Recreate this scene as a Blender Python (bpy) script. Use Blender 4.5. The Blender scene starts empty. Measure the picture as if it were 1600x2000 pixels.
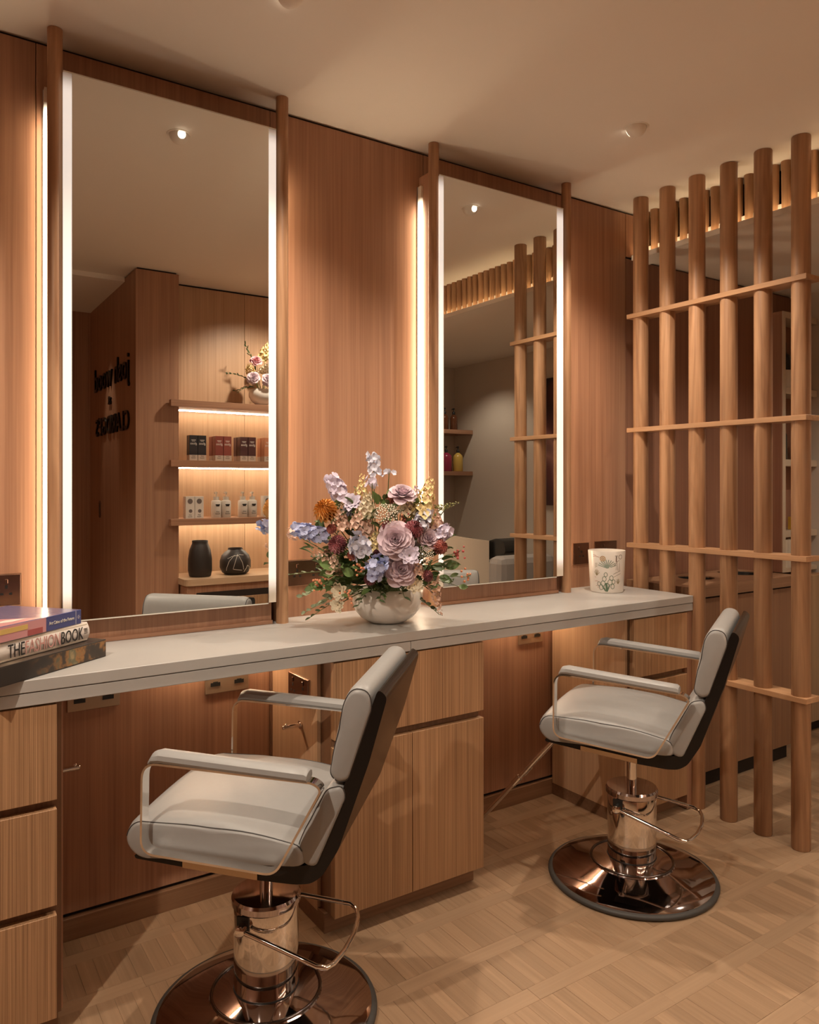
import bpy, bmesh, math, random
from mathutils import Vector, Matrix
random.seed(7)
S = bpy.context.scene
COL = S.collection
PI = math.pi
# ------------------------------------------------------------------ camera
FPX, CX, CY, HC = 1493.0, 800.0, 947.0, 1.35        # focal length in pixels, principal column, horizon row, eye height
A = PI/2 - math.atan2(3052-800, FPX)
FW = Vector((math.sin(A), math.cos(A), 0)); RT = Vector((math.cos(A), -math.sin(A), 0))
cam = bpy.data.cameras.new('camera'); camo = bpy.data.objects.new('camera', cam); COL.objects.link(camo)
cam.sensor_fit = 'HORIZONTAL'; cam.sensor_width = 36; cam.lens = FPX/1600*36
cam.shift_y = -(1000-CY)/1600; cam.clip_start = 0.02
camo.location = (0, 0, HC); camo.rotation_euler = (PI/2, 0, -A)
S.camera = camo
# ------------------------------------------------------------------ world, exposure
w = bpy.data.worlds.new('world'); S.world = w; w.use_nodes = True
w.node_tree.nodes['Background'].inputs[0].default_value = (0.9, 0.7, 0.5, 1)
w.node_tree.nodes['Background'].inputs[1].default_value = 0.02
S.view_settings.view_transform = 'Standard'; S.view_settings.look = 'None'
S.view_settings.exposure = -0.52; S.view_settings.gamma = 1.0; S.view_settings.use_curve_mapping = False
WARM = (1.0, 0.84, 0.675)
ZC, ZS, YW, YM = 2.643, 2.43, 2.45, 2.335            # ceiling, soffit, panelled wall, mirror plane
ZT, YF = 0.889, 2.0                                  # worktop height, worktop front
def spot(name, loc, target, watts, size=110, blend=0.35, r=0.022, col=WARM):
    l = bpy.data.lights.new(name, 'SPOT'); l.energy = watts; l.spot_size = math.radians(size); l.spot_blend = blend
    l.shadow_soft_size = r; l.color = col
    o = bpy.data.objects.new(name, l); COL.objects.link(o); o.location = loc
    d = Vector(target)-Vector(loc); o.rotation_euler = d.to_track_quat('-Z', 'Y').to_euler()
    return o
def area(name, loc, target, sx, sy, watts, col=WARM):
    l = bpy.data.lights.new(name, 'AREA'); l.shape = 'RECTANGLE'; l.size = sx; l.size_y = sy; l.energy = watts; l.color = col
    o = bpy.data.objects.new(name, l); COL.objects.link(o); o.location = loc
    d = Vector(target)-Vector(loc); o.rotation_euler = d.to_track_quat('-Z', 'Y').to_euler()
    return o
DOWN_AND_FILL = [(0.85, 1.85, 92, 122, 0.1), (2.21, 1.85, 98, 122, 0.1), (0.55, 0.90, 22, 126, 0.45), (1.75, 0.90, 18, 126, 0.45), (-0.60, 0.90, 185, 136, 0.55), (2.00, 0.45, 80, 118, -0.95)]  # mid-room pair and the shelf-facing lamp are added as unseen fill
for x, y, e, sz, tilt in DOWN_AND_FILL:
    spot('downlight_and_fill_lamp', (x, y+(0.016 if tilt > 0 else -0.016), ZC-0.055), (x, y+tilt, 0), e, sz, 0.7)
spot('downlight_and_fill_lamp', (0.93, -0.66, ZC-0.05), (1.15, -0.66, 1.35), 26, 34, 0.8)
spot('downlight_and_fill_lamp', (3.55, 1.3, ZS-0.012), (3.55, 1.4, 0), 50, 130, 0.6)  # unseen lamp added to brighten the wash area behind the screen
spot('downlight_and_fill_lamp', (3.75, -0.3, ZS-0.012), (3.95, -0.4, 0), 24, 120, 0.6)

# ------------------------------------------------------------------ materials
MATS = {}
def newmat(n):
    m = bpy.data.materials.new(n); m.use_nodes = True
    nt = m.node_tree; return m, nt, nt.nodes['Principled BSDF']
def plain(n, col, rough=0.5, metal=0.0, spec=0.5, emit=None, es=0.0, coat=0.0, noise=0.0, nscale=30, trans=0.0):
    if n in MATS: return MATS[n]
    m, nt, b = newmat(n)
    b.inputs['Base Color'].default_value = (*col, 1); b.inputs['Roughness'].default_value = rough
    b.inputs['Metallic'].default_value = metal; b.inputs['Specular IOR Level'].default_value = spec
    if coat: b.inputs['Coat Weight'].default_value = coat; b.inputs['Coat Roughness'].default_value = 0.08
    if trans: b.inputs['Transmission Weight'].default_value = trans
    if emit: b.inputs['Emission Color'].default_value = (*emit, 1); b.inputs['Emission Strength'].default_value = es
    if noise:
        g = nt.nodes.new('ShaderNodeNewGeometry'); t = nt.nodes.new('ShaderNodeTexNoise'); t.inputs['Scale'].default_value = nscale
        t.inputs['Detail'].default_value = 5
        nt.links.new(g.outputs['Position'], t.inputs['Vector'])
        mx = nt.nodes.new('ShaderNodeMix'); mx.data_type = 'RGBA'
        mx.inputs[6].default_value = (*[c*(1-noise) for c in col], 1); mx.inputs[7].default_value = (*[min(1, c*(1+noise)) for c in col], 1)
        nt.links.new(t.outputs[0], mx.inputs[0]); nt.links.new(mx.outputs[2], b.inputs['Base Color'])
        bp = nt.nodes.new('ShaderNodeBump'); bp.inputs['Strength'].default_value = 0.06; bp.inputs['Distance'].default_value = 0.004
        nt.links.new(t.outputs[0], bp.inputs['Height']); nt.links.new(bp.outputs[0], b.inputs['Normal'])
    MATS[n] = m; return m
def wood(n, axis='z', dark=(0.27, 0.130, 0.078), light=(0.47, 0.258, 0.152), rough=0.42, fine=120, wa=0.55, tint=0.10, contrast=1.0, swirl=0.0, island=False):
    if n in MATS: return MATS[n]
    m, nt, b = newmat(n); N = nt.nodes; L = nt.links.new
    g = N.new('ShaderNodeNewGeometry'); oi = N.new('ShaderNodeObjectInfo')
    rnd = oi.outputs['Random']
    if island:
        ad = N.new('ShaderNodeMath'); ad.operation = 'ADD'; L(oi.outputs['Random'], ad.inputs[0]); L(g.outputs['Random Per Island'], ad.inputs[1])
        fr = N.new('ShaderNodeMath'); fr.operation = 'FRACT'; L(ad.outputs[0], fr.inputs[0]); rnd = fr.outputs[0]
    mu = N.new('ShaderNodeMath'); mu.operation = 'MULTIPLY'; mu.inputs[1].default_value = 37.0; L(rnd, mu.inputs[0])
    def streak(k, s, det, dist=0.0):
        mp = N.new('ShaderNodeMapping'); sc = [k, k, k]; sc['xyz'.index(axis)] = s; mp.inputs['Scale'].default_value = sc
        L(g.outputs['Position'], mp.inputs['Vector'])
        t = N.new('ShaderNodeTexNoise'); t.noise_dimensions = '4D'; t.inputs['Scale'].default_value = 1; t.inputs['Detail'].default_value = det
        t.inputs['Roughness'].default_value = 0.6; t.inputs['Distortion'].default_value = dist
        L(mp.outputs[0], t.inputs['Vector']); L(mu.outputs[0], t.inputs['W']); return t.outputs[0]
    a = streak(fine, 1.4, 3); c = streak(fine*0.22, 0.9, 2, swirl); big = streak(3.0, 0.7, 1)
    s1 = N.new('ShaderNodeMath'); s1.operation = 'MULTIPLY_ADD'; s1.inputs[1].default_value = wa; L(a, s1.inputs[0])
    s2 = N.new('ShaderNodeMath'); s2.operation = 'MULTIPLY'; s2.inputs[1].default_value = 1-wa; L(c, s2.inputs[0]); L(s2.outputs[0], s1.inputs[2])
    r = N.new('ShaderNodeValToRGB'); h = 0.20/contrast
    r.color_ramp.elements[0].position = 0.5-h; r.color_ramp.elements[0].color = (*dark, 1)
    r.color_ramp.elements[1].position = 0.5+h; r.color_ramp.elements[1].color = (*light, 1)
    L(s1.outputs[0], r.inputs[0])
    hv = N.new('ShaderNodeHueSaturation'); L(r.outputs[0], hv.inputs['Color'])
    v = N.new('ShaderNodeMapRange'); v.inputs[3].default_value = 1-tint; v.inputs[4].default_value = 1+tint; L(rnd, v.inputs[0])
    v2 = N.new('ShaderNodeMapRange'); v2.inputs[1].default_value = 0.3; v2.inputs[2].default_value = 0.7; v2.inputs[3].default_value = 0.92; v2.inputs[4].default_value = 1.08; L(big, v2.inputs[0])
    vm = N.new('ShaderNodeMath'); vm.operation = 'MULTIPLY'; L(v.outputs[0], vm.inputs[0]); L(v2.outputs[0], vm.inputs[1]); L(vm.outputs[0], hv.inputs['Value'])
    L(hv.outputs[0], b.inputs['Base Color'])
    bp = N.new('ShaderNodeBump'); bp.inputs['Strength'].default_value = 0.12; bp.inputs['Distance'].default_value = 0.002
    L(s1.outputs[0], bp.inputs['Height']); L(bp.outputs[0], b.inputs['Normal'])
    b.inputs['Roughness'].default_value = rough; b.inputs['Specular IOR Level'].default_value = 0.4
    MATS[n] = m; return m
OAK = wood('oak_panel', 'z')
OAKX = wood('oak_board_along', 'x'); OAKY = wood('oak_board_across', 'y')
POSTW = wood('oak_post', 'z', (0.25, 0.122, 0.060), (0.53, 0.305, 0.165), fine=58, swirl=3.0, tint=0.10, contrast=1.25, wa=0.45)
VENEER = wood('oak_veneer', 'z', (0.245, 0.130, 0.064), (0.52, 0.305, 0.160), fine=330, contrast=1.3, rough=0.5, wa=0.82, tint=0.04)
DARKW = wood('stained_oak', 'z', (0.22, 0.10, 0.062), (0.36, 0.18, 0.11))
FLX = wood('parquet_strap', 'x', (0.33, 0.215, 0.132), (0.42, 0.28, 0.172), fine=90, tint=0.07, rough=0.38, island=True, swirl=1.0)
FLY = wood('parquet_plank', 'y', (0.28, 0.178, 0.105), (0.42, 0.275, 0.168), fine=90, tint=0.12, rough=0.38, island=True, swirl=1.0)
PAINT = plain('ceiling_paint', (0.80, 0.74, 0.66), 0.75, noise=0.01, nscale=8)
CREAMW = plain('cream_plaster', (0.60, 0.53, 0.45), 0.7)
STONE = plain('pale_stone', (0.425, 0.41, 0.39), 0.38, noise=0.07, nscale=9)
LEATHER = plain('grey_leather', (0.315, 0.312, 0.305), 0.42, noise=0.03, nscale=60)
PIPE = plain('dark_piping', (0.045, 0.04, 0.038), 0.5)
SHELL = plain('black_shell', (0.010, 0.008, 0.007), 0.25, spec=0.3)
CHROME = plain('chrome', (0.80, 0.77, 0.74), 0.05, 1.0)
BASECH = plain('base_chrome', (0.50, 0.445, 0.445), 0.06, 1.0)
RUBBER = plain('rubber', (0.05, 0.046, 0.042), 0.55)
MIRROR = plain('mirror_glass', (0.84, 0.85, 0.82), 0.0, 1.0)
BLACK = plain('black_plastic', (0.012, 0.011, 0.010), 0.4)
BRONZE = plain('bronze_plate', (0.20, 0.11, 0.075), 0.24, 0.9)
BEIGEPL = plain('champagne_plate', (0.42, 0.30, 0.20), 0.35, 0.7)
WHITE = plain('white_glaze', (0.80, 0.75, 0.69), 0.16)
OFFWHITE = plain('off_white', (0.70, 0.65, 0.58), 0.5)
GAP = plain('shadow_gap', (0.02, 0.012, 0.008), 0.9)
def lamp_mat(n, es, zlo=None, zhi=None, fade=0.12, col=(1.0, 0.86, 0.70)):
    m, nt, b = newmat(n); N = nt.nodes; L = nt.links.new
    b.inputs['Base Color'].default_value = (0.7, 0.62, 0.52, 1); b.inputs['Roughness'].default_value = 0.5
    b.inputs['Emission Color'].default_value = (*col, 1); b.inputs['Emission Strength'].default_value = es
    if zlo is not None:      # the tube inside is shorter than its opal cover, so both ends dim
        g = N.new('ShaderNodeNewGeometry'); sx = N.new('ShaderNodeSeparateXYZ'); L(g.outputs['Position'], sx.inputs[0])
        a = N.new('ShaderNodeMapRange'); a.interpolation_type = 'SMOOTHSTEP'; a.inputs[1].default_value = zlo; a.inputs[2].default_value = zlo+fade; L(sx.outputs[2], a.inputs[0])
        c = N.new('ShaderNodeMapRange'); c.interpolation_type = 'SMOOTHSTEP'; c.inputs[1].default_value = zhi; c.inputs[2].default_value = zhi-fade; L(sx.outputs[2], c.inputs[0])
        mu = N.new('ShaderNodeMath'); mu.operation = 'MULTIPLY'; L(a.outputs[0], mu.inputs[0]); L(c.outputs[0], mu.inputs[1])
        m2 = N.new('ShaderNodeMath'); m2.operation = 'MULTIPLY'; m2.inputs[1].default_value = es; L(mu.outputs[0], m2.inputs[0]); L(m2.outputs[0], b.inputs['Emission Strength'])
    return m
DIFF = lamp_mat('opal_diffuser', 1.05, 0.985, 2.53, 0.07, (1.0, 0.90, 0.80))
LEDSIDE = lamp_mat('led_side_strip', 26.0, 0.93, 2.46, 0.10, (1.0, 0.80, 0.55))
LEDUNDER = lamp_mat('led_under_counter', 70.0, col=(1.0, 0.76, 0.50))
LEDSHELF = lamp_mat('led_shelf', 75.0, col=(1.0, 0.86, 0.66))
LEDSOFF = lamp_mat('led_soffit', 22.0, col=(1.0, 0.76, 0.46))
LAMPDISC = lamp_mat('downlight_disc', 6.0, col=(1.0, 0.86, 0.68))

# ------------------------------------------------------------------ mesh helpers
def mesh_obj(name, verts, faces, mat, parent=None, smooth=False, loc=None):
    me = bpy.data.meshes.new(name); me.from_pydata([tuple(v) for v in verts], [], faces); me.update()
    if mat: me.materials.append(mat)
    if smooth: me.polygons.foreach_set('use_smooth', [True]*len(me.polygons))
    o = bpy.data.objects.new(name, me); COL.objects.link(o)
    if parent: o.parent = parent
    if loc: o.location = loc
    return o
class MB:
    def __init__(s): s.v = []; s.f = []
    def add(s, v, f):
        k = len(s.v); s.v += [tuple(p) for p in v]; s.f += [tuple(i+k for i in q) for q in f]; return s
    def box(s, x0, x1, y0, y1, z0, z1, c=0.0):
        if c <= 0:
            return s.add([(x0,y0,z0),(x1,y0,z0),(x1,y1,z0),(x0,y1,z0),(x0,y0,z1),(x1,y0,z1),(x1,y1,z1),(x0,y1,z1)],
                         [(0,3,2,1),(4,5,6,7),(0,1,5,4),(1,2,6,5),(2,3,7,6),(3,0,4,7)])
        bm = bmesh.new(); bmesh.ops.create_cube(bm, size=1)
        for v in bm.verts: v.co = Vector(((x0+x1)/2+v.co.x*(x1-x0), (y0+y1)/2+v.co.y*(y1-y0), (z0+z1)/2+v.co.z*(z1-z0)))
        bmesh.ops.bevel(bm, geom=bm.edges[:], offset=c, segments=2 if c > 0.004 else 1, affect='EDGES', profile=0.5)
        bm.verts.index_update(); s.add([v.co.copy() for v in bm.verts], [[v.index for v in f.verts] for f in bm.faces]); bm.free(); return s
    def lathe(s, prof, seg=32, c=(0,0,0), sx=1, sy=1):     # prof: (r, z) from bottom to top
        k = len(s.v); n = len(prof)
        for i in range(seg):
            a = 2*PI*i/seg
            for r, z in prof: s.v.append((c[0]+r*sx*math.cos(a), c[1]+r*sy*math.sin(a), c[2]+z))
        for i in range(seg):
            j = (i+1) % seg
            for q in range(n-1): s.f.append((k+i*n+q, k+j*n+q, k+j*n+q+1, k+i*n+q+1))
        s.f.append(tuple(k+i*n for i in range(seg))[::-1]); s.f.append(tuple(k+i*n+n-1 for i in range(seg))); return s
    def tube(s, pts, r, seg=8, closed=False):
        pts = [Vector(p) for p in pts]; n = len(pts); rr = r if isinstance(r, (list, tuple)) else [r]*n
        k = len(s.v); up = None
        for i, p in enumerate(pts):
            t = (pts[(i+1) % n]-pts[i-1]) if closed else (pts[min(i+1, n-1)]-pts[max(i-1, 0)])
            t.normalize()
            if up is None: up = t.orthogonal().normalized()
            up = (up - t*up.dot(t)); up = up.normalized() if up.length > 1e-6 else t.orthogonal().normalized()
            b = t.cross(up)
            for j in range(seg):
                a = 2*PI*j/seg; s.v.append(tuple(p+(up*math.cos(a)+b*math.sin(a))*rr[i]))
        for i in range(n if closed else n-1):
            i2 = (i+1) % n
            for j in range(seg):
                j2 = (j+1) % seg; s.f.append((k+i*seg+j, k+i*seg+j2, k+i2*seg+j2, k+i2*seg+j))
        if not closed:
            s.f.append(tuple(k+j for j in range(seg))[::-1]); s.f.append(tuple(k+(n-1)*seg+j for j in range(seg)))
        return s
    def slices(s, rings):                                   # closed rings of equal length, capped
        k = len(s.v); n = len(rings[0])
        for r in rings: s.v += [tuple(p) for p in r]
        for i in range(len(rings)-1):
            for j in range(n):
                j2 = (j+1) % n; s.f.append((k+i*n+j, k+i*n+j2, k+(i+1)*n+j2, k+(i+1)*n+j))
        s.f.append(tuple(range(k, k+n))[::-1]); m = k+(len(rings)-1)*n; s.f.append(tuple(range(m, m+n))); return s
    def ball(s, c, r, seg=8, rings=5, sz=1.0):
        pr = [(r*math.sin(PI*i/rings)+1e-5, -r*sz*math.cos(PI*i/rings)) for i in range(rings+1)]
        return s.lathe(pr, seg, c)
    def out(s, name, mat, parent=None, smooth=False, loc=None):
        return mesh_obj(name, s.v, s.f, mat, parent, smooth, loc)
def shade_auto(o, ang=35):
    me = o.data; me.polygons.foreach_set('use_smooth', [True]*len(me.polygons))
    bm = bmesh.new(); bm.from_mesh(me)
    bmesh.ops.recalc_face_normals(bm, faces=bm.faces[:])
    for e in bm.edges: e.smooth = not (len(e.link_faces) == 2 and e.calc_face_angle(0) > math.radians(ang))
    bm.to_mesh(me); bm.free(); return o
def empty(name, loc=(0,0,0), rz=0.0):
    o = bpy.data.objects.new(name, None); COL.objects.link(o); o.location = loc; o.rotation_euler = (0, 0, rz); o.empty_display_size = 0.05
    return o
def tag(o, label, cat, group=None):
    o['label'] = label; o['category'] = cat
    if group: o['group'] = group
    return o
def struct(o, label=None):
    o['kind'] = 'structure'
    if label: o['label'] = label
    return o
def box(name, x0, x1, y0, y1, z0, z1, mat, parent=None, c=0.0):
    return MB().box(x0, x1, y0, y1, z0, z1, c).out(name, mat, parent)
def rounded(pts, r, n=5):
    """round the corners of a closed 2D polygon"""
    out = []; m = len(pts)
    for i in range(m):
        p0, p, p1 = Vector(pts[i-1]), Vector(pts[i]), Vector(pts[(i+1) % m])
        a = (p0-p); b = (p1-p); rr = r[i] if isinstance(r, (list, tuple)) else r
        d = min(rr, a.length*0.48, b.length*0.48); a = p+a.normalized()*d; b = p+b.normalized()*d
        for k in range(n+1):
            t = k/n; out.append(a*(1-t)**2+p*2*t*(1-t)+b*t**2)
    return out
TEXTS = {}
def text_mesh(name, body, size, mat, parent, M, depth=0.0008, align='LEFT', shear=0.0, space=1.0, sx=1.0):
    key = (body, size, depth, align, sx)
    if key not in TEXTS:
        cu = bpy.data.curves.new(name, 'FONT'); cu.body = body; cu.size = size; cu.extrude = depth; cu.align_x = align; cu.resolution_u = 3
        t = bpy.data.objects.new(name+'_curve', cu); COL.objects.link(t)
        dg = bpy.context.evaluated_depsgraph_get(); m0 = bpy.data.meshes.new_from_object(t.evaluated_get(dg))
        bpy.data.objects.remove(t); bpy.data.curves.remove(cu); m0.transform(Matrix.Diagonal((sx, 1, 1, 1))); TEXTS[key] = m0
    me = TEXTS[key].copy(); me.transform(M); me.materials.clear(); me.materials.append(mat)
    o = bpy.data.objects.new(name, me); COL.objects.link(o)
    if parent: o.parent = parent
    return o
def frame_m(o, xa, ya):      # matrix whose local x, y lie along the given world directions
    xa = Vector(xa).normalized(); ya = Vector(ya).normalized(); za = xa.cross(ya)
    m = Matrix.Identity(4)
    for i in range(3): m[i][0] = xa[i]; m[i][1] = ya[i]; m[i][2] = za[i]; m[i][3] = o[i]
    return m
def ray(px, py): return FW + RT*((px-CX)/FPX) + Vector((0, 0, (CY-py)/FPX))
def at(px, py, depth): return Vector((0, 0, HC)) + ray(px, py)*depth
def proj(p):
    d = Vector(p)-Vector((0, 0, HC)); dep = d.dot(FW)
    return (CX+FPX*d.dot(RT)/dep, CY-FPX*d.z/dep, dep) if dep > 0.05 else None

# ------------------------------------------------------------------ room shell
floor = box('floor', -1.7, 4.3, -1.5, YW+0.05, -0.06, -0.012, plain('floor_joint', (0.26, 0.155, 0.085), 0.7)); struct(floor, 'pale oak parquet floor of short planks between long straps')
PITCH, SW, PW = 0.208, 0.052, 0.0445
pieces = []
yy = 2.34+PITCH*1; row = 0
while yy > -1.5:
    x = -1.7 - (row*0.137) % 0.42
    while x < 4.3:                                       # strap boards running along the mirror wall
        pieces.append((0, x+0.21, yy, 0.42, SW)); x += 0.42
    x = -1.7 - (row*0.031) % PW
    while x < 4.3:
        pieces.append((1, x+PW/2, yy-PITCH/2, PW, PITCH-SW)); x += PW
    yy -= PITCH; row += 1
def in_view(p):
    q = proj((p[1], p[2], 0))
    if not q or not (-40 < q[0] < 1640 and 1380 < q[1] < 2060): return None
    if p[2] > 2.44 or (p[2] > 2.06 and (p[1] < 0.33 or 1.06 < p[1] < 1.63 or 2.37 < p[1] < 3.6)): return None
    return q[2]
vis = sorted([(in_view(p), i) for i, p in enumerate(pieces) if in_view(p)])
near = set(i for _, i in vis[:300])
def chamf(w, d):
    c = 0.0004
    v = [(-w/2, -d/2, -0.012), (w/2, -d/2, -0.012), (w/2, d/2, -0.012), (-w/2, d/2, -0.012), (-w/2, -d/2, -c), (w/2, -d/2, -c), (w/2, d/2, -c), (-w/2, d/2, -c),
         (-w/2+c, -d/2+c, 0), (w/2-c, -d/2+c, 0), (w/2-c, d/2-c, 0), (-w/2+c, d/2-c, 0)]
    f = [(0,3,2,1)]+[(i, (i+1) % 4, 4+(i+1) % 4, 4+i) for i in range(4)]+[(4+i, 4+(i+1) % 4, 8+(i+1) % 4, 8+i) for i in range(4)]+[(8,9,10,11)]
    return v, f
protos = []
for k, (wd, dp, m, nm) in enumerate(((0.42, SW, FLX, 'strap_board'), (PW, PITCH-SW, FLY, 'parquet_plank'))):
    v, f = chamf(wd-0.0003, dp-0.0003); me = bpy.data.meshes.new(nm); me.from_pydata(v, [], f); me.materials.append(m); protos.append((nm, me, v, f))
rest = (MB(), MB())
for i, (k, x, y, wd, dp) in enumerate(pieces):
    nm, me, v, f = protos[k]
    dz = random.uniform(-0.0004, 0.0003)
    if i in near:
        o = bpy.data.objects.new(nm, me); COL.objects.link(o); o.location = (x, y, dz); o.parent = floor
    else:
        if y > YW+0.02 or x > 4.29: continue
        rest[k].add([(a+x, b+y, c+dz) for a, b, c in v], f)
for k in (0, 1):
    o = rest[k].out(('strap_boards_beyond', 'parquet_planks_beyond')[k], (FLX, FLY)[k], floor); o['kind'] = 'stuff'

struct(box('ceiling', -1.7, 3.06, -1.5, YW+0.05, ZC, ZC+0.05, PAINT), 'plain plaster ceiling above the mirrors')
struct(box('ceiling_lower', 2.945, 4.3, -1.2, YW+0.05, ZS, ZS+0.05, PAINT), 'lower plaster ceiling behind the round post screen')
struct(box('ceiling_step', -1.7, 1.15, -1.5, -0.27, ZC-0.03, ZC+0.02, PAINT), 'slightly lower strip of ceiling behind the camera')
wb = box('wall_back', -1.7, 4.3, YW+0.012, YW+0.06, 0, ZC, GAP); struct(wb, 'oak panelled wall carrying the mirrors')
seams = [-1.7, -0.55, 0.322, 1.050, 1.688, 2.400, 2.852]
for a, b in zip(seams[:-1], seams[1:]):
    box('panel', a+0.001, b-0.001, YW, YW+0.012, 0.078, ZC-0.010, OAK, wb, 0.0008)
for a, b in ((2.852, 3.475), (3.475, 4.3)):
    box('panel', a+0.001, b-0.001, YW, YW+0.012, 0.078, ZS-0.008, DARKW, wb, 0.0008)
box('panel', 2.853, 2.93, YW, YW+0.012, ZS+0.002, ZC-0.010, OAK, wb)
struct(box('baseboard_back', -1.7, 4.3, YW-0.010, YW+0.012, 0, 0.066, wood('oak_base', 'x', (0.20, 0.10, 0.05), (0.36, 0.2, 0.11)), None, 0.001))
wl = box('wall_left', -1.75, -1.7, -1.5, YW+0.05, 0, ZC, OAK); struct(wl)
wr = box('wall_right', 4.26, 4.31, -1.2, YW+0.05, 0, ZS+0.05, CREAMW); struct(wr, 'cream plaster side wall of the wash area')
we = box('wall_end', -1.75, 1.25, -1.36, -1.31, 0, ZC, OAK); struct(we, 'oak end wall behind the camera')
# the projecting pier with the sign on its side, and the niche with shelves
pier = box('wall_pier', 1.162, 1.393, -1.31, -0.012, 0, ZC, GAP); struct(pier, 'oak clad pier carrying the dark lettering')
box('panel', 1.15, 1.405, -0.012, 0.0, 0, ZC-0.01, OAK, pier, 0.0008)
for a, b in ((-1.31, -0.66), (-0.658, -0.013)): box('panel', 1.15, 1.162, a, b, 0, ZC-0.01, OAK, pier, 0.0008)
box('panel', 1.393, 1.405, -0.24, -0.013, 0, ZC-0.01, OAK, pier)
wn = box('wall_niche', 1.40, 2.93, -0.27, -0.252, 0, ZC, GAP); struct(wn, 'oak wall behind the product shelves')
for a, b in ((1.405, 1.92), (1.922, 2.42), (2.422, 2.93)): box('panel', a, b, -0.252, -0.24, 0, ZC-0.012, wood('pale_oak_panel', 'z', (0.36, 0.21, 0.12), (0.56, 0.36, 0.22)), wn, 0.0008)
struct(box('wall_passage', 2.88, 2.93, -1.1, -0.27, 0, ZC, OAK), 'oak side of the passage to the wash area')
struct(box('wall_rear', 2.88, 4.31, -1.05, -1.0, 0, ZS+0.03, CREAMW), 'cream rear wall of the wash area')
struct(box('trim_1', 3.015, 3.04, -1.0, YW, ZS, ZC+0.03, GAP), 'dark back board of the lit slot above the screen')

# ------------------------------------------------------------------ frieze of half round slats above the screen
fr = tag(empty('slat_frieze', (2.945, 0.7, ZS)), 'row of short upright half-round oak slats lit from below the ceiling', 'frieze')
box('ledge', -0.0468, 0.075, -1.69, 1.75, -0.012, 0.0, PAINT, fr)
pr = []
for u, z in ((0.0215, 0.0), (0.0215, 0.008), (0.0182, 0.022), (0.0192, 0.03), (0.0205, 0.17), (0.0215, 0.185), (0.0215, 0.2125)):
    pr.append([(-0.030*math.sin(PI*k/8)*(u/0.0235)+0.012 if 0 < k < 8 else 0.012, -u*math.cos(PI*k/8), z+0.0005) for k in range(9)] + [(0.02, 0.0, z+0.0005)])
sm = MB().slices(pr)
me = None
y = -1.66
while y < 1.74:
    if me is None:
        o = sm.out('half_round_slat', POSTW, fr, True, (-0.005, y, 0)); shade_auto(o, 50); me = o.data
    else:
        o = bpy.data.objects.new('half_round_slat', me); COL.objects.link(o); o.parent = fr; o.location = (-0.005, y, 0)
    y += 0.0535
box('front_lip', -0.052, -0.047, -1.69, 1.75, -0.012, 0.012, PAINT, fr)
box('led_strip', -0.0465, -0.0365, -1.66, 1.72, 0.0003, 0.004, LEDSOFF, fr)

# ------------------------------------------------------------------ mirrors with lit edges, and their round posts
def mirror(x0, x1, dl, dr, label):
    t = tag(empty('wall_mirror', ((x0+x1)/2, YM, 0.965)), label, 'mirror'); cx = (x0+x1)/2
    z1 = 2.516-0.965
    box('mirror_glass', x0-cx, x1-cx, 0.0, 0.005, 0, z1, MIRROR, t)
    box('glass_edge', x0-cx, x1-cx, 0.0005, 0.006, -0.004, -0.0003, plain('glass_edge', (0.75, 0.74, 0.66), 0.2), t)
    box('glass_edge', dl-cx, dr-cx, 0.0005, 0.006, z1+0.0003, z1+0.004, plain('glass_edge', (0.75, 0.74, 0.66), 0.2), t)
    box('backing_board', x0-cx-0.005, x1-cx+0.005, 0.0055, 0.113, 0.004, z1-0.004, plain('backing', (0.20, 0.12, 0.07), 0.7), t)
    box('light_diffuser', dl-cx, x0-cx-0.0005, 0.002, 0.010, 0, z1, DIFF, t)
    box('light_diffuser', x1-cx+0.0005, dr-cx, 0.002, 0.010, 0, z1, DIFF, t)
    box('base_panel', dl-cx-0.002, dr-cx, 0.040, 0.114, ZT-0.965, -0.006, OAK, t, 0.0008)
    box('base_ledge', dl-cx-0.002, dr-cx, 0.028, 0.040, ZT-0.965, ZT-0.965+0.013, OAKX, t, 0.001)
    return t
mirror(0.400, 0.996, 0.377, 1.023, 'tall mirror behind the nearer chair, reflecting shelves of products')
mirror(1.703, 2.291, 1.686, 2.330, 'tall mirror behind the farther chair, reflecting the round post screen')
PX = [(0.360, -1, 'left edge of the nearer mirror'), (1.057, 1, 'right edge of the nearer mirror'), (1.678, -1, 'left edge of the farther mirror, behind the flowers'), (2.376, 1, 'right edge of the farther mirror')]
for x, sgn, lab in PX:
    t = tag(empty('wall_post', (x, 2.365, ZT)), 'slim round oak post at the '+lab, 'post', 'posts flanking the mirrors')
    shade_auto(MB().lathe([(0.0205, 0), (0.0205, ZC-ZT-0.001)], 28).out('shaft', POSTW, t), 40)
    box('fin', -0.009, 0.009, 0.012, 0.0848, 0, 2.54-ZT, OAK, t)
    a, b = (-0.019, -0.0095) if sgn < 0 else (0.0095, 0.019)
    box('led_strip', a, b, 0.058, 0.078, 0.03, 2.50-ZT, LEDSIDE, t)
    box('led_channel', min(a, b)-0.001, max(a, b)+0.001, 0.0785, 0.0845, 0.03, 2.50-ZT, plain('aluminium', (0.6, 0.6, 0.6), 0.35, 1.0), t)

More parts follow.
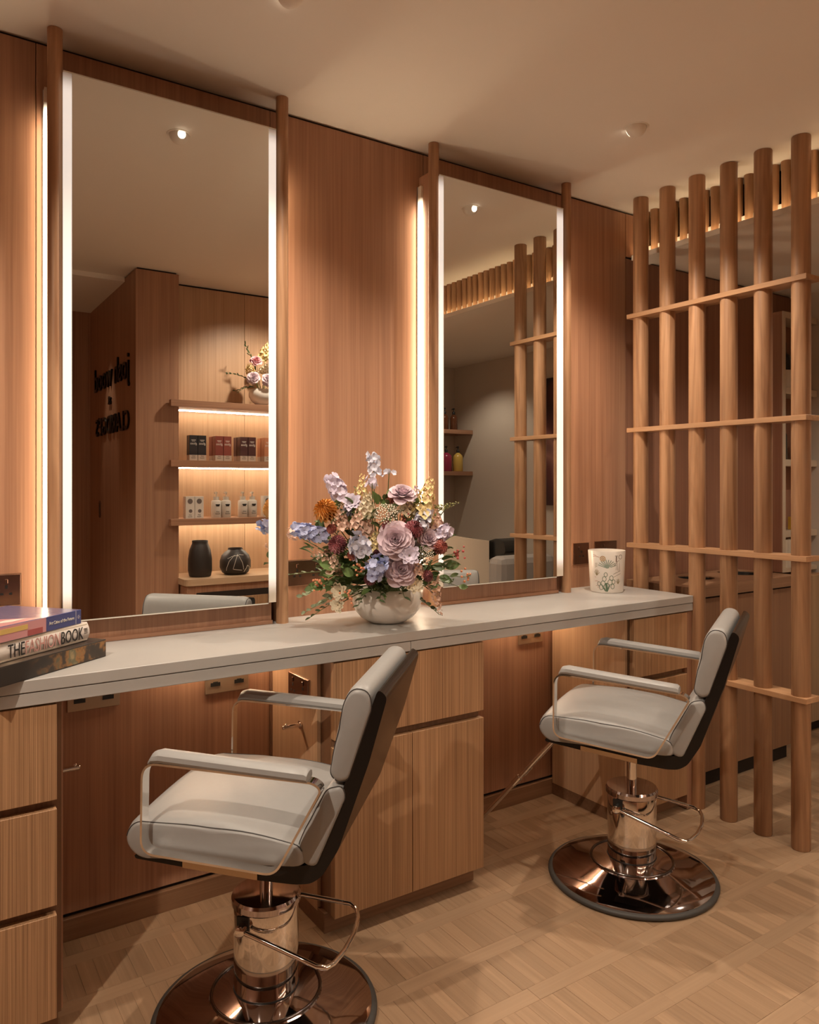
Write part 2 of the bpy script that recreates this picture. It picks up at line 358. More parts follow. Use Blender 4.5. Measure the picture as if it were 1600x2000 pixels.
# ------------------------------------------------------------------ worktop and cabinets
wt = tag(empty('worktop', (0.5, YF, ZT)), 'long pale stone worktop running under both mirrors', 'worktop')
box('top_slab', -2.19, 2.245, 0, 0.449, -0.0295, 0, STONE, wt, 0.0015)
box('fascia', -2.19, 0.832, 0.002, 0.03, -0.062, -0.0315, STONE, wt, 0.0012)
box('fascia', 0.8335, 2.245, 0.002, 0.03, -0.062, -0.0315, STONE, wt, 0.0012)
box('underside', -2.19, 2.245, 0.0305, 0.44, -0.055, -0.030, OAKX, wt)
for a, b in ((0.66, 1.045), (1.98, 2.355)):
    box('led_strip', a-0.5, b-0.5, 0.405, 0.42, -0.062, -0.0555, LEDUNDER, wt)
zt0 = ZT-0.064
def cabinet(x0, x1, label, fronts, side=None, sidey=2.10, gap=True):
    t = tag(empty('cabinet', ((x0+x1)/2, 2.2, 0)), label, 'cabinet'); cx = (x0+x1)/2
    B = lambda n, a, b, c, d, e, f, m, ch=0.0: box(n, a-cx, b-cx, c-2.2, d-2.2, e, f, m, t, ch)
    B('carcass', x0+0.014, x1-0.008, 2.034, YW-0.012, 0.06, zt0-0.003, wood('oak_carcass', 'z', (0.16, 0.08, 0.042), (0.27, 0.145, 0.08)))
    B('plinth', x0+0.002, x1-0.012, 2.056, YW-0.012, 0, 0.0595, wood('oak_plinth', 'x', (0.16, 0.08, 0.042), (0.27, 0.145, 0.08)))
    B('side_panel', x0, x0+0.013, sidey, YW-0.012, 0.05, zt0-0.002, wood('oak_side', 'z', (0.36, 0.215, 0.125), (0.55, 0.355, 0.21), fine=160), 0.0008)  # paler side oak, lightened further to carry the under-counter LED glow
    if x1 > 2.6: B('side_panel', x1-0.03, x1, 2.008, YW-0.012, 0.004, zt0-0.002, OAK, 0.0008)
    else: B('side_panel', x1-0.0075, x1, 2.06, YW-0.012, 0.05, zt0-0.002, OAK, 0.0008)
    for kind, a, b, lo, hi in fronts: B(kind, a, b, 2.006, 2.031, lo, hi, VENEER, 0.0012)
    return t
cabinet(1.054, 1.637, 'oak cabinet with one drawer over two doors between the chairs',
        [('drawer_front', 1.064, 1.630, 0.592, zt0-0.003), ('door', 1.064, 1.341, 0.064, 0.568), ('door', 1.3435, 1.630, 0.064, 0.568)])
cabinet(2.364, 2.745, 'oak cabinet at the right end of the worktop beside the screen',
        [('drawer_front', 2.385, 2.713, 0.592, zt0-0.003), ('door', 2.385, 2.713, 0.064, 0.568)], sidey=2.034)
cabinet(-1.69, 0.332, 'oak drawer cabinet under the book end of the worktop',
        [(k, a, b, lo, hi) for a, b in ((-0.55, 0.310), (-1.69, -0.5525)) for k, lo, hi in (('drawer_front', 0.591, zt0-0.003), ('drawer_front', 0.336, 0.569), ('drawer_front', 0.064, 0.313))])

# sockets and hooks
def socket(loc, rz, w, h, label, mat, kind, d=0.006):
    t = tag(empty('socket_plate', loc, rz), label, 'socket')       # plate faces local -y
    box('plate', -w/2, w/2, -d, 0, -h/2, h/2, mat, t, 0.0015)
    if kind == 'slots':
        for q in (-1, 1):
            MB().box(q*w*0.27-0.016, q*w*0.27+0.016, -d-0.002, -d+0.001, -0.002, 0.010).box(q*w*0.27-0.008, q*w*0.27+0.008, -d-0.0015, -d+0.001, 0.0095, 0.0125).out('socket_insert', BLACK, t)
    else:
        n = 2 if kind == 'double' else 1
        for i in range(n):
            o = 0 if n == 1 else (-0.25+0.5*i)*w
            box('pin_hole', o-0.0035, o+0.0035, -d-0.0006, -d+0.002, 0.004, 0.014, BLACK, t)
            for q in (-1, 1): box('pin_hole', o+q*0.011-0.004, o+q*0.011+0.004, -d-0.0006, -d+0.002, -0.014, -0.008, BLACK, t)
            box('rocker_switch', o-0.018 if n == 1 else o-0.004, o-0.010 if n == 1 else o+0.004, -d-0.003, -d, 0.018, 0.031, BRONZE, t, 0.001)
        e = 0.002; k = [(-w/2-e, -h/2-e), (w/2+e, -h/2-e), (w/2+e, h/2+e), (-w/2-e, h/2+e)]; j = [(-w/2, -h/2), (w/2, -h/2), (w/2, h/2), (-w/2, h/2)]
        vs = [(a, -0.003, b) for a, b in k+j]+[(a, 0, b) for a, b in k]
        mesh_obj('surround', vs, [(i, (i+1) % 4, 4+(i+1) % 4, 4+i) for i in range(4)]+[(8+i, 8+(i+1) % 4, (i+1) % 4, i) for i in range(4)], plain('bronze_edge', (0.62, 0.42, 0.28), 0.3, 0.9), t)
    return t
YP = YW-0.0005
socket((0.480, YP, 0.701), 0, 0.15, 0.052, 'champagne strip of two black slots under the worktop near the books', BEIGEPL, 'slots')
socket((0.896, YP, 0.691), 0, 0.15, 0.052, 'champagne strip of two black slots under the worktop behind the nearer chair', BEIGEPL, 'slots')
socket((2.244, YP, 0.697), 0, 0.14, 0.052, 'champagne strip of two black slots under the worktop left of the end cabinet', BEIGEPL, 'slots')
socket((1.0535, 2.224, 0.700), -PI/2, 0.145, 0.085, 'bronze double socket on the side of the middle cabinet', BRONZE, 'double')
socket((0.208, YP, 1.051), 0, 0.148, 0.088, 'bronze double socket on the panelling above the books', BRONZE, 'double')
socket((1.186, YP, 1.042), 0, 0.148, 0.088, 'bronze double socket behind the left side of the flowers', BRONZE, 'double')
socket((2.551, YP, 1.040), 0, 0.098, 0.094, 'small square bronze socket left of the illustrated pot', BRONZE, 'single')
socket((2.711, YP, 1.046), 0, 0.146, 0.088, 'bronze socket half hidden behind the illustrated pot', BRONZE, 'single')
def hook(loc, rz, label):
    t = tag(empty('wall_hook', loc, rz), label, 'hook')           # peg along local -y
    shade_auto(MB().tube([(0, 0, 0), (0, -0.004, 0)], 0.013, 20).out('rose', CHROME, t))
    shade_auto(MB().tube([(0, -0.003, 0), (0, -0.012, 0), (0, -0.060, 0), (0, -0.062, 0)], [0.008, 0.0065, 0.0065, 0.005], 16).out('peg', CHROME, t))
    MB().ball((0, -0.050, 0.007), 0.005).out('stud', CHROME, t, True)
hook((1.0535, 2.215, 0.588), -PI/2, 'chrome coat peg on the side of the middle cabinet')
hook((0.3325, 2.19, 0.596), PI/2, 'chrome coat peg on the side of the drawer cabinet below the books')

# ------------------------------------------------------------------ round post screen
scr = tag(empty('post_screen', (2.78, 1.93, 0)), 'room divider of six round oak posts threaded through four flat bars', 'screen')
me = None
for y in (2.301, 2.157, 2.008, 1.860, 1.712, 1.562):
    if me is None:
        o = MB().lathe([(0.0315, 0), (0.0335, 0.003), (0.0335, ZC-0.004), (0.0325, ZC-0.001)], 36).out('post', POSTW, scr, False, (0, y-1.93, 0)); shade_auto(o, 40); me = o.data
    else:
        o = bpy.data.objects.new('post', me); COL.objects.link(o); o.parent = scr; o.location = (0, y-1.93, 0)
for z, y1 in ((0.559, 1.897), (1.078, 2.349), (1.597, 2.349), (2.112, 2.349)):
    box('bar', -0.040, 0.050, 1.520-1.93, y1-1.93, z-0.0100, z+0.0100, wood('oak_bar', 'y', (0.34, 0.18, 0.09), (0.55, 0.32, 0.17), fine=90), scr, 0.0008)

# ------------------------------------------------------------------ styling chairs
def ring_at(prof, hw, x, crown):
    c = sum((Vector(p) for p in prof), Vector((0, 0)))/len(prof); q = max(0.0, abs(x)-(hw-0.030))/0.030
    inset = 0.030*(1-math.sqrt(max(0, 1-q*q)))*0.62; r = []
    for p in prof:
        d = Vector(p)-c; l = d.length; k = max(0.15, (l-inset)/l)
        lift = crown*(1-(x/hw)**2)*(1 if d.y > 0 else 0)*min(1, abs(d.y)/0.02)
        r.append((x, c.x+d.x*k, c.y+d.y*k+lift))
    return r
def cushion(prof, hw, crown=0.0):
    """closed (u, z) profile swept across the chair, edges rolled in; local x = across, y = forward"""
    xs = [-1, -0.992, -0.975, -0.945, -0.905, -0.87, -0.7, -0.45, -0.2, 0, 0.2, 0.45, 0.7, 0.87, 0.905, 0.945, 0.975, 0.992, 1]
    return MB().slices([ring_at(prof, hw, x*hw, crown) for x in xs])
def piping(prof, hw, crown, test, par):
    for s in (-1, 1):
        R = ring_at(prof, hw, s*(hw-0.0065), crown); P = [Vector(p) for p in R if test(p)]
        c = sum((Vector(p) for p in R), Vector())/len(R)
        MB().tube([p+(p-c).normalized()*0.0004+Vector((s*0.0006, 0, 0)) for p in P], 0.0013, 6).out('piping', PIPE, par)
SEATP = rounded([(0.268, 0.525), (0.246, 0.572), (0.06, 0.578), (-0.06, 0.568), (-0.175, 0.545), (-0.180, 0.500), (0.0, 0.487), (0.236, 0.487)], [0.03, 0.035, 0.05, 0.05, 0.02, 0.02, 0.05, 0.03], 4)
LUMP = rounded([(-0.150, 0.530), (-0.172, 0.595), (-0.226, 0.682), (-0.262, 0.690), (-0.272, 0.664), (-0.198, 0.492), (-0.170, 0.495)], [0.02, 0.05, 0.012, 0.012, 0.012, 0.02, 0.015], 4)
BACKP = rounded([(-0.228, 0.700), (-0.240, 0.790), (-0.262, 0.878), (-0.284, 0.909), (-0.322, 0.903), (-0.332, 0.865), (-0.272, 0.690), (-0.248, 0.684)], [0.015, 0.05, 0.02, 0.018, 0.018, 0.02, 0.012, 0.01], 4)
SHELLP = [(0.240, 0.490), (0.236, 0.482), (0.05, 0.466), (-0.064, 0.457), (-0.150, 0.455), (-0.186, 0.460), (-0.212, 0.478), (-0.250, 0.541), (-0.320, 0.740), (-0.361, 0.885), (-0.340, 0.902), (-0.283, 0.745), (-0.220, 0.555), (-0.182, 0.500), (0.0, 0.489)]
def make_chair(c, face, dz, label, footrest):
    t = tag(empty('styling_chair', (c[0], c[1], 0), math.radians(-face)), label, 'chair', 'grey styling chairs at the mirrors')
    base = MB().lathe([(0.269, 0.0005), (0.272, 0.012), (0.269, 0.021), (0.254, 0.030), (0.20, 0.043), (0.142, 0.060), (0.139, 0.064), (0.134, 0.065), (0.10, 0.074), (0.06, 0.080), (0.001, 0.080)], 72).out('base_disc', BASECH, t); shade_auto(base, 30)
    shade_auto(MB().lathe([(0.2725, 0.0), (0.281, 0.003), (0.284, 0.010), (0.281, 0.016), (0.2725, 0.019)], 72).out('rubber_bumper', RUBBER, t), 60)
    shade_auto(MB().tube([(0.1365*math.cos(a), 0.1365*math.sin(a), 0.0655) for a in [2*PI*k/64 for k in range(64)]], 0.0042, 8, True).out('collar_ring', plain('dark_chrome', (0.16, 0.14, 0.135), 0.15, 1.0), t), 60)
    col = shade_auto(MB().lathe([(0.080, 0.072), (0.0815, 0.078), (0.0815, 0.296), (0.080, 0.300)], 48).out('pump_column', CHROME, t), 40)
    shade_auto(MB().lathe([(0.0825, 0.071), (0.0835, 0.074), (0.0825, 0.079)], 48).out('column_ring', BLACK, col), 60)
    lid = shade_auto(MB().lathe([(0.084, 0.288), (0.0875, 0.292), (0.0875, 0.306), (0.083, 0.313), (0.001, 0.316)], 48).out('column_lid', BASECH, t), 30)
    shade_auto(MB().lathe([(0.017, 0.3155), (0.017, 0.47+dz)], 24).out('piston', CHROME, t), 40)
    # pump pedal: a U of bar hung from two bosses on the column
    P = [(-0.098, 0.030, 0.262), (-0.100, 0.0, 0.254), (-0.122, -0.13, 0.226), (-0.130, -0.172, 0.217), (-0.124, -0.194, 0.213), (-0.104, -0.206, 0.211), (-0.05, -0.219, 0.211), (0.02, -0.225, 0.212), (0.09, -0.219, 0.215),
         (0.126, -0.206, 0.218), (0.140, -0.186, 0.221), (0.138, -0.165, 0.224), (0.120, -0.06, 0.244), (0.104, 0.0, 0.255), (0.098, 0.030, 0.262)]
    ped = shade_auto(MB().tube(P, 0.0062, 12).out('foot_pedal', CHROME, t), 60)
    for s in (-1, 1):
        shade_auto(MB().tube([(s*0.078, 0.030, 0.262), (s*0.108, 0.030, 0.262), (s*0.110, 0.030, 0.262)], [0.013, 0.013, 0.010], 16).out('pivot_boss', CHROME, ped))
        box('bracket', s*0.080-0.003, s*0.080+0.003, 0.014, 0.046, 0.25, 0.288, BLACK, ped, 0.001)
    up = lambda o: (setattr(o, 'location', (0, 0, dz)), o)[1]
    sc = up(shade_auto(cushion(SEATP, 0.234, 0.012).out('seat_cushion', LEATHER, t), 60))
    piping(SEATP, 0.234, 0.012, lambda p: p[2] > 0.532 and p[1] > -0.178, sc)
    lc = up(shade_auto(cushion(LUMP, 0.228).out('lumbar_cushion', LEATHER, t), 60))
    bc = up(shade_auto(cushion(BACKP, 0.228).out('back_cushion', LEATHER, t), 60))
    piping(LUMP, 0.228, 0, lambda p: p[1] > -0.20-0.5*(p[2]-0.52)+0.0 and p[2] > 0.51, lc)
    piping(BACKP, 0.228, 0, lambda p: p[1] > -0.298-0.31*(p[2]-0.79)-0.02 or p[2] > 0.885, bc)
    rings = [[(x, u, z) for u, z in rounded(SHELLP, 0.012, 3)] for x in (-0.222, 0.222)]
    up(shade_auto(MB().slices(rings).out('seat_shell', SHELL, t), 40))
    up(box('swivel_plate', -0.10, 0.10, -0.10, 0.10, 0.448, 0.4575, BLACK, t, 0.002))
    for s in (-1, 1): up(MB().add([(s*0.2225+e, u, z) for e in (0, s*0.003) for u, z in ((0.118, 0.487), (0.118, 0.472), (-0.062, 0.459), (-0.062, 0.474))], [(0,1,2,3),(7,6,5,4),(0,4,5,1),(1,5,6,2),(2,6,7,3),(3,7,4,0)]).out('side_plate', plain('plate_chrome_reflection', (0.50, 0.38, 0.26), 0.22, 1.0), t))  # chrome plate, its warm reflections put into the base colour
    # flat chrome arm loops with padded tops
    loop = rounded([(0.190, 0.722), (0.193, 0.523), (-0.118, 0.500), (-0.222, 0.690), (-0.205, 0.702)], [0.035, 0.03, 0.025, 0.02, 0.01], 6)
    for s in (-1, 1):
        n = len(loop); cen = Vector((0.0, 0.61)); v = []; f = []
        for i, p in enumerate(loop):
            tn = (loop[(i+1) % n]-loop[i-1]).normalized(); nn = Vector((tn.y, -tn.x))
            if nn.dot(p-cen) < 0: nn = -nn
            for x, q in ((0.2425, 0.0), (0.2725, 0.0), (0.2725, 0.005), (0.2425, 0.005)): v.append((s*x, (p+nn*q).x, (p+nn*q).y))
        for i in range(n):
            for k in range(4): f.append((i*4+k, i*4+(k+1) % 4, ((i+1) % n)*4+(k+1) % 4, ((i+1) % n)*4+k))
        up(shade_auto(mesh_obj('arm_loop', v, f, CHROME, t), 40))
        rings = []
        for u, z, k in ((0.176, 0.722, 0.45), (0.168, 0.727, 0.85), (0.150, 0.7285, 1.0), (0.0, 0.719, 1.0), (-0.15, 0.7095, 1.0), (-0.188, 0.707, 1.0), (-0.194, 0.7065, 0.8)):
            sec = [(-0.020, 0.0), (0.020, 0.0), (0.0245, 0.007), (0.022, 0.017), (0.012, 0.0225), (0.0, 0.024), (-0.012, 0.0225), (-0.022, 0.017), (-0.0245, 0.007)]
            rings.append([(s*0.2575+a*(0.7+0.3*k), u, z+b*k) for a, b in sec])
        up(shade_auto(MB().slices(rings).out('arm_pad', LEATHER, t), 45))
    if footrest:
        fr_ = up(shade_auto(MB().tube([(-0.060, 0.20, 0.462), (-0.060, 0.24, 0.455), (-0.056, 0.55, 0.085), (-0.045, 0.575, 0.062), (0.0, 0.580, 0.058), (0.045, 0.575, 0.062), (0.056, 0.55, 0.085), (0.060, 0.24, 0.455), (0.060, 0.20, 0.462)], 0.0085, 12).out('footrest', CHROME, t), 60))
        for s in (-1, 1): shade_auto(MB().tube([(s*0.0575, 0.385, 0.282), (s*0.0570, 0.41, 0.252)], 0.0115, 14).out('footrest_joint', CHROME, fr_))
    return t
make_chair((0.775, 1.832), -46.7, 0.0, 'grey leather styling chair nearer the camera, below the flowers and books', False)
make_chair((2.097, 1.775), -28.8, 0.012, 'grey leather styling chair with a chrome footrest beside the round post screen', True)

# ------------------------------------------------------------------ books
def book(o, ang, length, depth, th, z, label, spine, cover, pages, rnd=0.0):
    t = tag(empty('book', (o[0], o[1], z), ang), label, 'book')   # local x runs back along the spine from its right end, spine faces -y
    L, D = length, depth
    box('pages', -L+0.004, -0.004, 0.006, D-0.004, 0.003, th-0.003, pages, t)
    if rnd:
        pr_ = [(0.010, 0.0)]+[(0.010-rnd*math.sin(PI*k/8), th*k/8) for k in range(1, 8)]+[(0.010, th)]+[(0.012, th), (0.012, 0)]
        sp = MB().slices([[(x, y, zz) for y, zz in pr_] for x in (-L, 0)]).out('spine', spine, t); shade_auto(sp, 45)
    else: sp = box('spine', -L, 0, 0.0, 0.003, 0, th, spine, t, 0.0006)
    y0 = 0.0125 if rnd else 0.0032
    box('cover', -L, 0, y0, D, th-0.0028, th, cover, t, 0.0005); box('cover', -L, 0, y0, D, 0, 0.0028, cover, t, 0.0005)
    return t, sp
PAGES = plain('paper', (0.66, 0.58, 0.48), 0.8)
def painted(n, stops, scale, axis=0, detail=4, fade=None):
    m, nt, b = newmat(n); N = nt.nodes; L = nt.links.new
    tc = N.new('ShaderNodeTexCoord'); t = N.new('ShaderNodeTexNoise'); t.inputs['Scale'].default_value = scale; t.inputs['Detail'].default_value = detail
    L(tc.outputs['Object'], t.inputs['Vector']); r = N.new('ShaderNodeValToRGB'); cr = r.color_ramp
    while len(cr.elements) < len(stops): cr.elements.new(0.5)
    for e, (p, c) in zip(cr.elements, stops): e.position = p; e.color = (*c, 1)
    L(t.outputs[0], r.inputs[0]); out = r.outputs[0]
    if fade:        # the printed picture darkens along the spine
        sx = N.new('ShaderNodeSeparateXYZ'); L(tc.outputs['Object'], sx.inputs[0]); mr = N.new('ShaderNodeMapRange'); mr.inputs[1].default_value = fade[0]; mr.inputs[2].default_value = fade[1]; L(sx.outputs[0], mr.inputs[0])
        mx = N.new('ShaderNodeMix'); mx.data_type = 'RGBA'; mx.inputs[6].default_value = (*stops[0][1], 1); L(mr.outputs[0], mx.inputs[0]); L(out, mx.inputs[7]); out = mx.outputs[2]
    L(out, b.inputs['Base Color']); b.inputs['Roughness'].default_value = 0.3
    return m
ARTSP = painted('art_spine', [(0.30, (0.03, 0.023, 0.019)), (0.46, (0.05, 0.035, 0.025)), (0.54, (0.30, 0.14, 0.04)), (0.62, (0.12, 0.12, 0.07)), (0.75, (0.42, 0.30, 0.14))], 22, fade=(-0.26, -0.12))
ARTDK = painted('art_cover', [(0.35, (0.03, 0.02, 0.017)), (0.6, (0.10, 0.07, 0.05)), (0.8, (0.25, 0.2, 0.14))], 9)
ba = math.atan2(0.179, 0.238)
b1, s1 = book((0.455, 2.163), ba, 0.36, 0.27, 0.046, ZT+0.0005, 'dark picture book with a painted spine at the bottom of the stack', plain('dark_spine', (0.035, 0.026, 0.022), 0.3), ARTDK, PAGES)
box('spine_picture', -0.355, -0.001, -0.0006, 0.0006, 0.003, 0.043, ARTSP, s1)
b2, s2 = book((0.415, 2.165), ba+0.02, 0.33, 0.25, 0.049, ZT+0.047, 'white book with fashion title in tall letters, middle of the stack', plain('white_jacket', (0.66, 0.60, 0.55), 0.35), plain('white_jacket', (0.66, 0.60, 0.55), 0.35), PAGES, 0.009)
INK = plain('black_ink', (0.015, 0.013, 0.013), 0.5); PINK = plain('pink_ink', (0.52, 0.27, 0.24), 0.5)
def on_spine(par, body, x, z, size, mat, y=-0.0004, sx=1.0):
    return text_mesh('lettering', body, size, mat, par, frame_m((x, y, z), (1, 0, 0), (0, 0, 1)), 0.0004, 'LEFT', 0, 1.0, sx)
xr = -0.024
for body, mt in (('BOOK', INK), ('FASHION', PINK), ('THE', INK)):
    o = text_mesh('lettering', body, 0.046, mt, s2, frame_m((xr, 0.0004, 0.009), (1, 0, 0), (0, 0, 1)), 0.0004, 'RIGHT', 0, 1.0, 0.60)
    xr = min(v_.co.x for v_ in o.data.vertices)-0.0015
for k in range(4): box('spine_mark', -0.020, -0.008, 0.0002, 0.003, 0.034-0.004*k, 0.0350-0.004*k, INK, s2)
BLUE = plain('blue_jacket', (0.055, 0.065, 0.20), 0.35); PNK = plain('pink_jacket', (0.55, 0.26, 0.27), 0.35)
b3, s3 = book((0.392, 2.158), ba+0.05, 0.31, 0.24, 0.036, ZT+0.0965, 'blue and pink patterned book on top of the stack', BLUE, plain('lilac_jacket', (0.16, 0.13, 0.22), 0.25), PAGES)
box('spine_band', -0.30, -0.125, -0.0006, 0.001, 0.0005, 0.0355, PNK, s3)
box('spine_block', -0.30, -0.185, -0.0012, 0.001, 0.018, 0.030, plain('yellow_ink', (0.62, 0.42, 0.13), 0.4), s3)
box('spine_block', -0.185, -0.137, -0.0012, 0.001, 0.001, 0.015, plain('red_ink', (0.36, 0.08, 0.08), 0.4), s3)
mesh_obj('cover_block', [(-0.31, 0.004, 0.0365), (-0.13, 0.004, 0.0365), (-0.20, 0.11, 0.0365), (-0.31, 0.12, 0.0365)], [(0, 1, 2, 3)], PNK, b3)
mesh_obj('cover_block', [(-0.20, 0.03, 0.0367), (-0.15, 0.035, 0.0367), (-0.19, 0.06, 0.0367), (-0.25, 0.05, 0.0367)], [(0, 1, 2, 3)], OFFWHITE, b3)
on_spine(s3, 'Art Cities of the Future', -0.115, 0.0145, 0.0115, OFFWHITE, -0.0005, 0.80)
box('spine_rule', -0.0205, -0.0199, -0.0005, 0.001, 0.0, 0.036, OFFWHITE, s3)
for k in range(3): box('spine_mark', -0.015+0.002*(k != 1), -0.005-0.002*(k != 1), -0.0005, 0.001, 0.0145+0.0035*k, 0.0153+0.0035*k, OFFWHITE, s3)

# ------------------------------------------------------------------ illustrated pot
pc = (2.541, 2.287)
pot = tag(empty('pot', (pc[0], pc[1], ZT)), 'white tapered pot drawn with cacti and desert plants on the worktop', 'pot')
shade_auto(MB().lathe([(0.001, 0.001), (0.066, 0.0005), (0.070, 0.006), (0.079, 0.176), (0.0785, 0.179), (0.076, 0.179), (0.067, 0.012), (0.001, 0.012)], 56).out('pot_body', WHITE, pot), 45)
faceang = math.atan2(-pc[1], -pc[0])
def on_pot(pts, w, mat, name):
    """a brush line on the pot: pts are (across, height) in metres as seen from the chairs' side"""
    v = []; f = []
    P = [Vector(p) for p in pts]
    for i, p in enumerate(P):
        tn = (P[min(i+1, len(P)-1)]-P[max(i-1, 0)]).normalized(); nn = Vector((-tn.y, tn.x))*w/2
        for q in (p+nn, p-nn):
            r = 0.070+(q.y-0.006)/0.17*0.009+0.0006; a = faceang+q.x/0.075
            v.append((r*math.cos(a), r*math.sin(a), q.y))
    for i in range(len(P)-1): f.append((2*i, 2*i+1, 2*i+3, 2*i+2))
    return v, f
def draw(name, lines, mat):
    m = MB()
    for pts, w in lines: m.add(*on_pot(pts, w, mat, name))
    o = m.out(name, mat, pot); o['kind'] = 'stuff'
def arc(cx, cy, r, a0=0, a1=2*PI, n=14, sy=1.0): return [(cx+r*math.cos(a0+(a1-a0)*k/n), cy+r*sy*math.sin(a0+(a1-a0)*k/n)) for k in range(n+1)]
GRN = plain('green_glaze', (0.10, 0.16, 0.10), 0.3); SAGE = plain('sage_glaze', (0.27, 0.33, 0.27), 0.3); OCH = plain('ochre_glaze', (0.50, 0.30, 0.12), 0.3); BRN = plain('brown_glaze', (0.14, 0.10, 0.07), 0.3); ROS = plain('rose_glaze', (0.48, 0.22, 0.17), 0.3)
draw('cactus_drawing', [(arc(x, z, r, sy=1.25), 0.0022) for x, z, r in ((0.0, 0.030, 0.011), (-0.016, 0.042, 0.009), (0.014, 0.048, 0.009), (-0.010, 0.062, 0.008), (0.020, 0.066, 0.008), (-0.024, 0.026, 0.009), (0.026, 0.030, 0.008), (-0.004, 0.080, 0.007), (0.030, 0.050, 0.007), (-0.034, 0.040, 0.007))]+[([(0.0, 0.008), (0.001, 0.02), (-0.003, 0.045)], 0.010), ([(0.003, 0.01), (0.012, 0.035)], 0.005), ([(-0.005, 0.01), (-0.018, 0.03)], 0.005)], GRN)
draw('agave_drawing', [([(0.002, 0.108), (0.002+0.036*math.sin(a)*0.6, 0.108+0.022*math.cos(a)), (0.002+0.040*math.sin(a), 0.110+0.034*math.cos(a))], 0.0035) for a in [-1.25+0.28*k for k in range(10)]], SAGE)
draw('sun_drawing', [(arc(0.016*-1, 0.148, 0.010), 0.0035), (arc(-0.016, 0.148, 0.004), 0.003)], OCH)
draw('rock_drawing', [([(0.040, 0.10), (0.044, 0.135), (0.048, 0.098)], 0.0016), ([(0.052, 0.095), (0.056, 0.138), (0.060, 0.095)], 0.0016), ([(0.030, 0.118), (0.038, 0.126), (0.045, 0.137), (0.056, 0.14)], 0.0016), ([(0.028, 0.082), (0.045, 0.090), (0.062, 0.096)], 0.0016), ([(0.030, 0.07), (0.048, 0.078), (0.064, 0.084)], 0.0014), ([(0.040, 0.135), (0.040, 0.158)], 0.004), ([(0.034, 0.16), (0.046, 0.16)], 0.002), (arc(0.060, 0.155, 0.009), 0.0018)], BRN)
draw('grass_drawing', [([(-0.044, 0.075), (-0.044+0.016*math.sin(a), 0.075+0.026*math.cos(a))], 0.002) for a in (-0.9, -0.5, -0.15, 0.2, 0.6, 1.0)]+[([(0.052, 0.04), (0.052+0.014*math.sin(a), 0.04+0.022*math.cos(a))], 0.002) for a in (-0.9, -0.4, 0, 0.4, 0.9)]+[([(-0.052, 0.11+0.008*k), (-0.040, 0.115+0.006*k)], 0.0016) for k in range(3)], plain('olive_glaze', (0.26, 0.21, 0.11), 0.3))
draw('cloud_drawing', [([(-0.062, 0.155), (-0.045, 0.157), (-0.030, 0.153)], 0.0016), ([(-0.060, 0.163), (-0.044, 0.161)], 0.0014), ([(-0.055, 0.05), (-0.042, 0.052), (-0.036, 0.048)], 0.0014), ([(-0.050, 0.030), (-0.038, 0.034), (-0.042, 0.024), (-0.030, 0.026)], 0.0016), ([(-0.055, 0.07), (-0.048, 0.066)], 0.0014)], ROS)

# ------------------------------------------------------------------ flowers
def petal(mb, M, l, w, curl=0.3, cup=0.3, nu=4, nv=2, tip=0.6):
    """petal along local +y from the origin, cupping towards +z"""
    k = len(mb.v); R = nu+1; Cc = 2*nv+1
    for i in range(R):
        t = i/nu; ww = w*(math.sin(PI*min(1, t*tip+0.10))**0.8 if t < 1 else math.sin(PI*min(1, tip+0.10))**0.8)*0.5
        for j in range(Cc):
            s = (j-nv)/nv
            x = s*ww; y = l*t*(1-0.10*s*s*t); z = cup*l*(s*s)*0.5*t + curl*l*t*t
            mb.v.append(tuple(M @ Vector((x, y, z))))
    for i in range(nu):
        for j in range(Cc-1):
            a = k+i*Cc+j; mb.f.append((a, a+1, a+Cc+1, a+Cc))
def rot(az, el, off=0.0, zoff=0.0):   # petal frame: az around the axis, el elevation of the petal from the horizontal
    return Matrix.Rotation(az, 4, 'Z') @ Matrix.Translation((0, off, zoff)) @ Matrix.Rotation(el, 4, 'X')
def f_rose(r):
    m = MB(); n = 46
    for k in range(n):
        t = k/(n-1); el = math.radians(88-66*t**1.5)
        petal(m, rot(k*2.4+0.3*math.sin(k), el, r*(0.04+0.16*t), r*(0.02-0.30*t)), r*(0.50+0.50*t), r*(0.42+0.72*t), -0.12-0.34*t, 0.75-0.25*t, 5, 2, 0.60)
    return m
def f_dahlia(r):
    m = MB(); n = 84
    for k in range(n):
        t = k/(n-1); el = math.radians(84-100*t)
        petal(m, rot(k*2.39996, el, r*0.10, 0), r*(0.55+0.45*math.sin(PI*min(1, t*0.9+0.1))), r*0.36, 0.14, 0.9, 3, 1, 0.78)
    return m
def f_floret(m, M, r, n=5):
    for k in range(n):
        petal(m, M @ rot(k*2*PI/n+random.uniform(-.15, .15), math.radians(random.uniform(8, 38)), r*0.08), r*random.uniform(0.85, 1.1), r*0.95, random.uniform(-0.15, 0.1), 0.2, 3, 1, 0.66)
def orient(d):
    return Vector(d).to_track_quat('Z', 'Y').to_matrix().to_4x4()
def f_spike(length, n, r, taper=0.5):
    m = MB(); n = int(n*2.4)
    for k in range(n):
        t = k/max(1, n-1); a = k*2.4; z = length*(t-0.5)+random.uniform(-.004, .004); rr = r*(1-taper*t)*random.uniform(0.55, 1.05)
        d = Vector((math.cos(a), math.sin(a), random.uniform(0, 0.6)))
        f_floret(m, Matrix.Translation((math.cos(a)*rr*0.9, math.sin(a)*rr*0.9, z)) @ orient(d), r*random.uniform(0.48, 0.62))
    return m
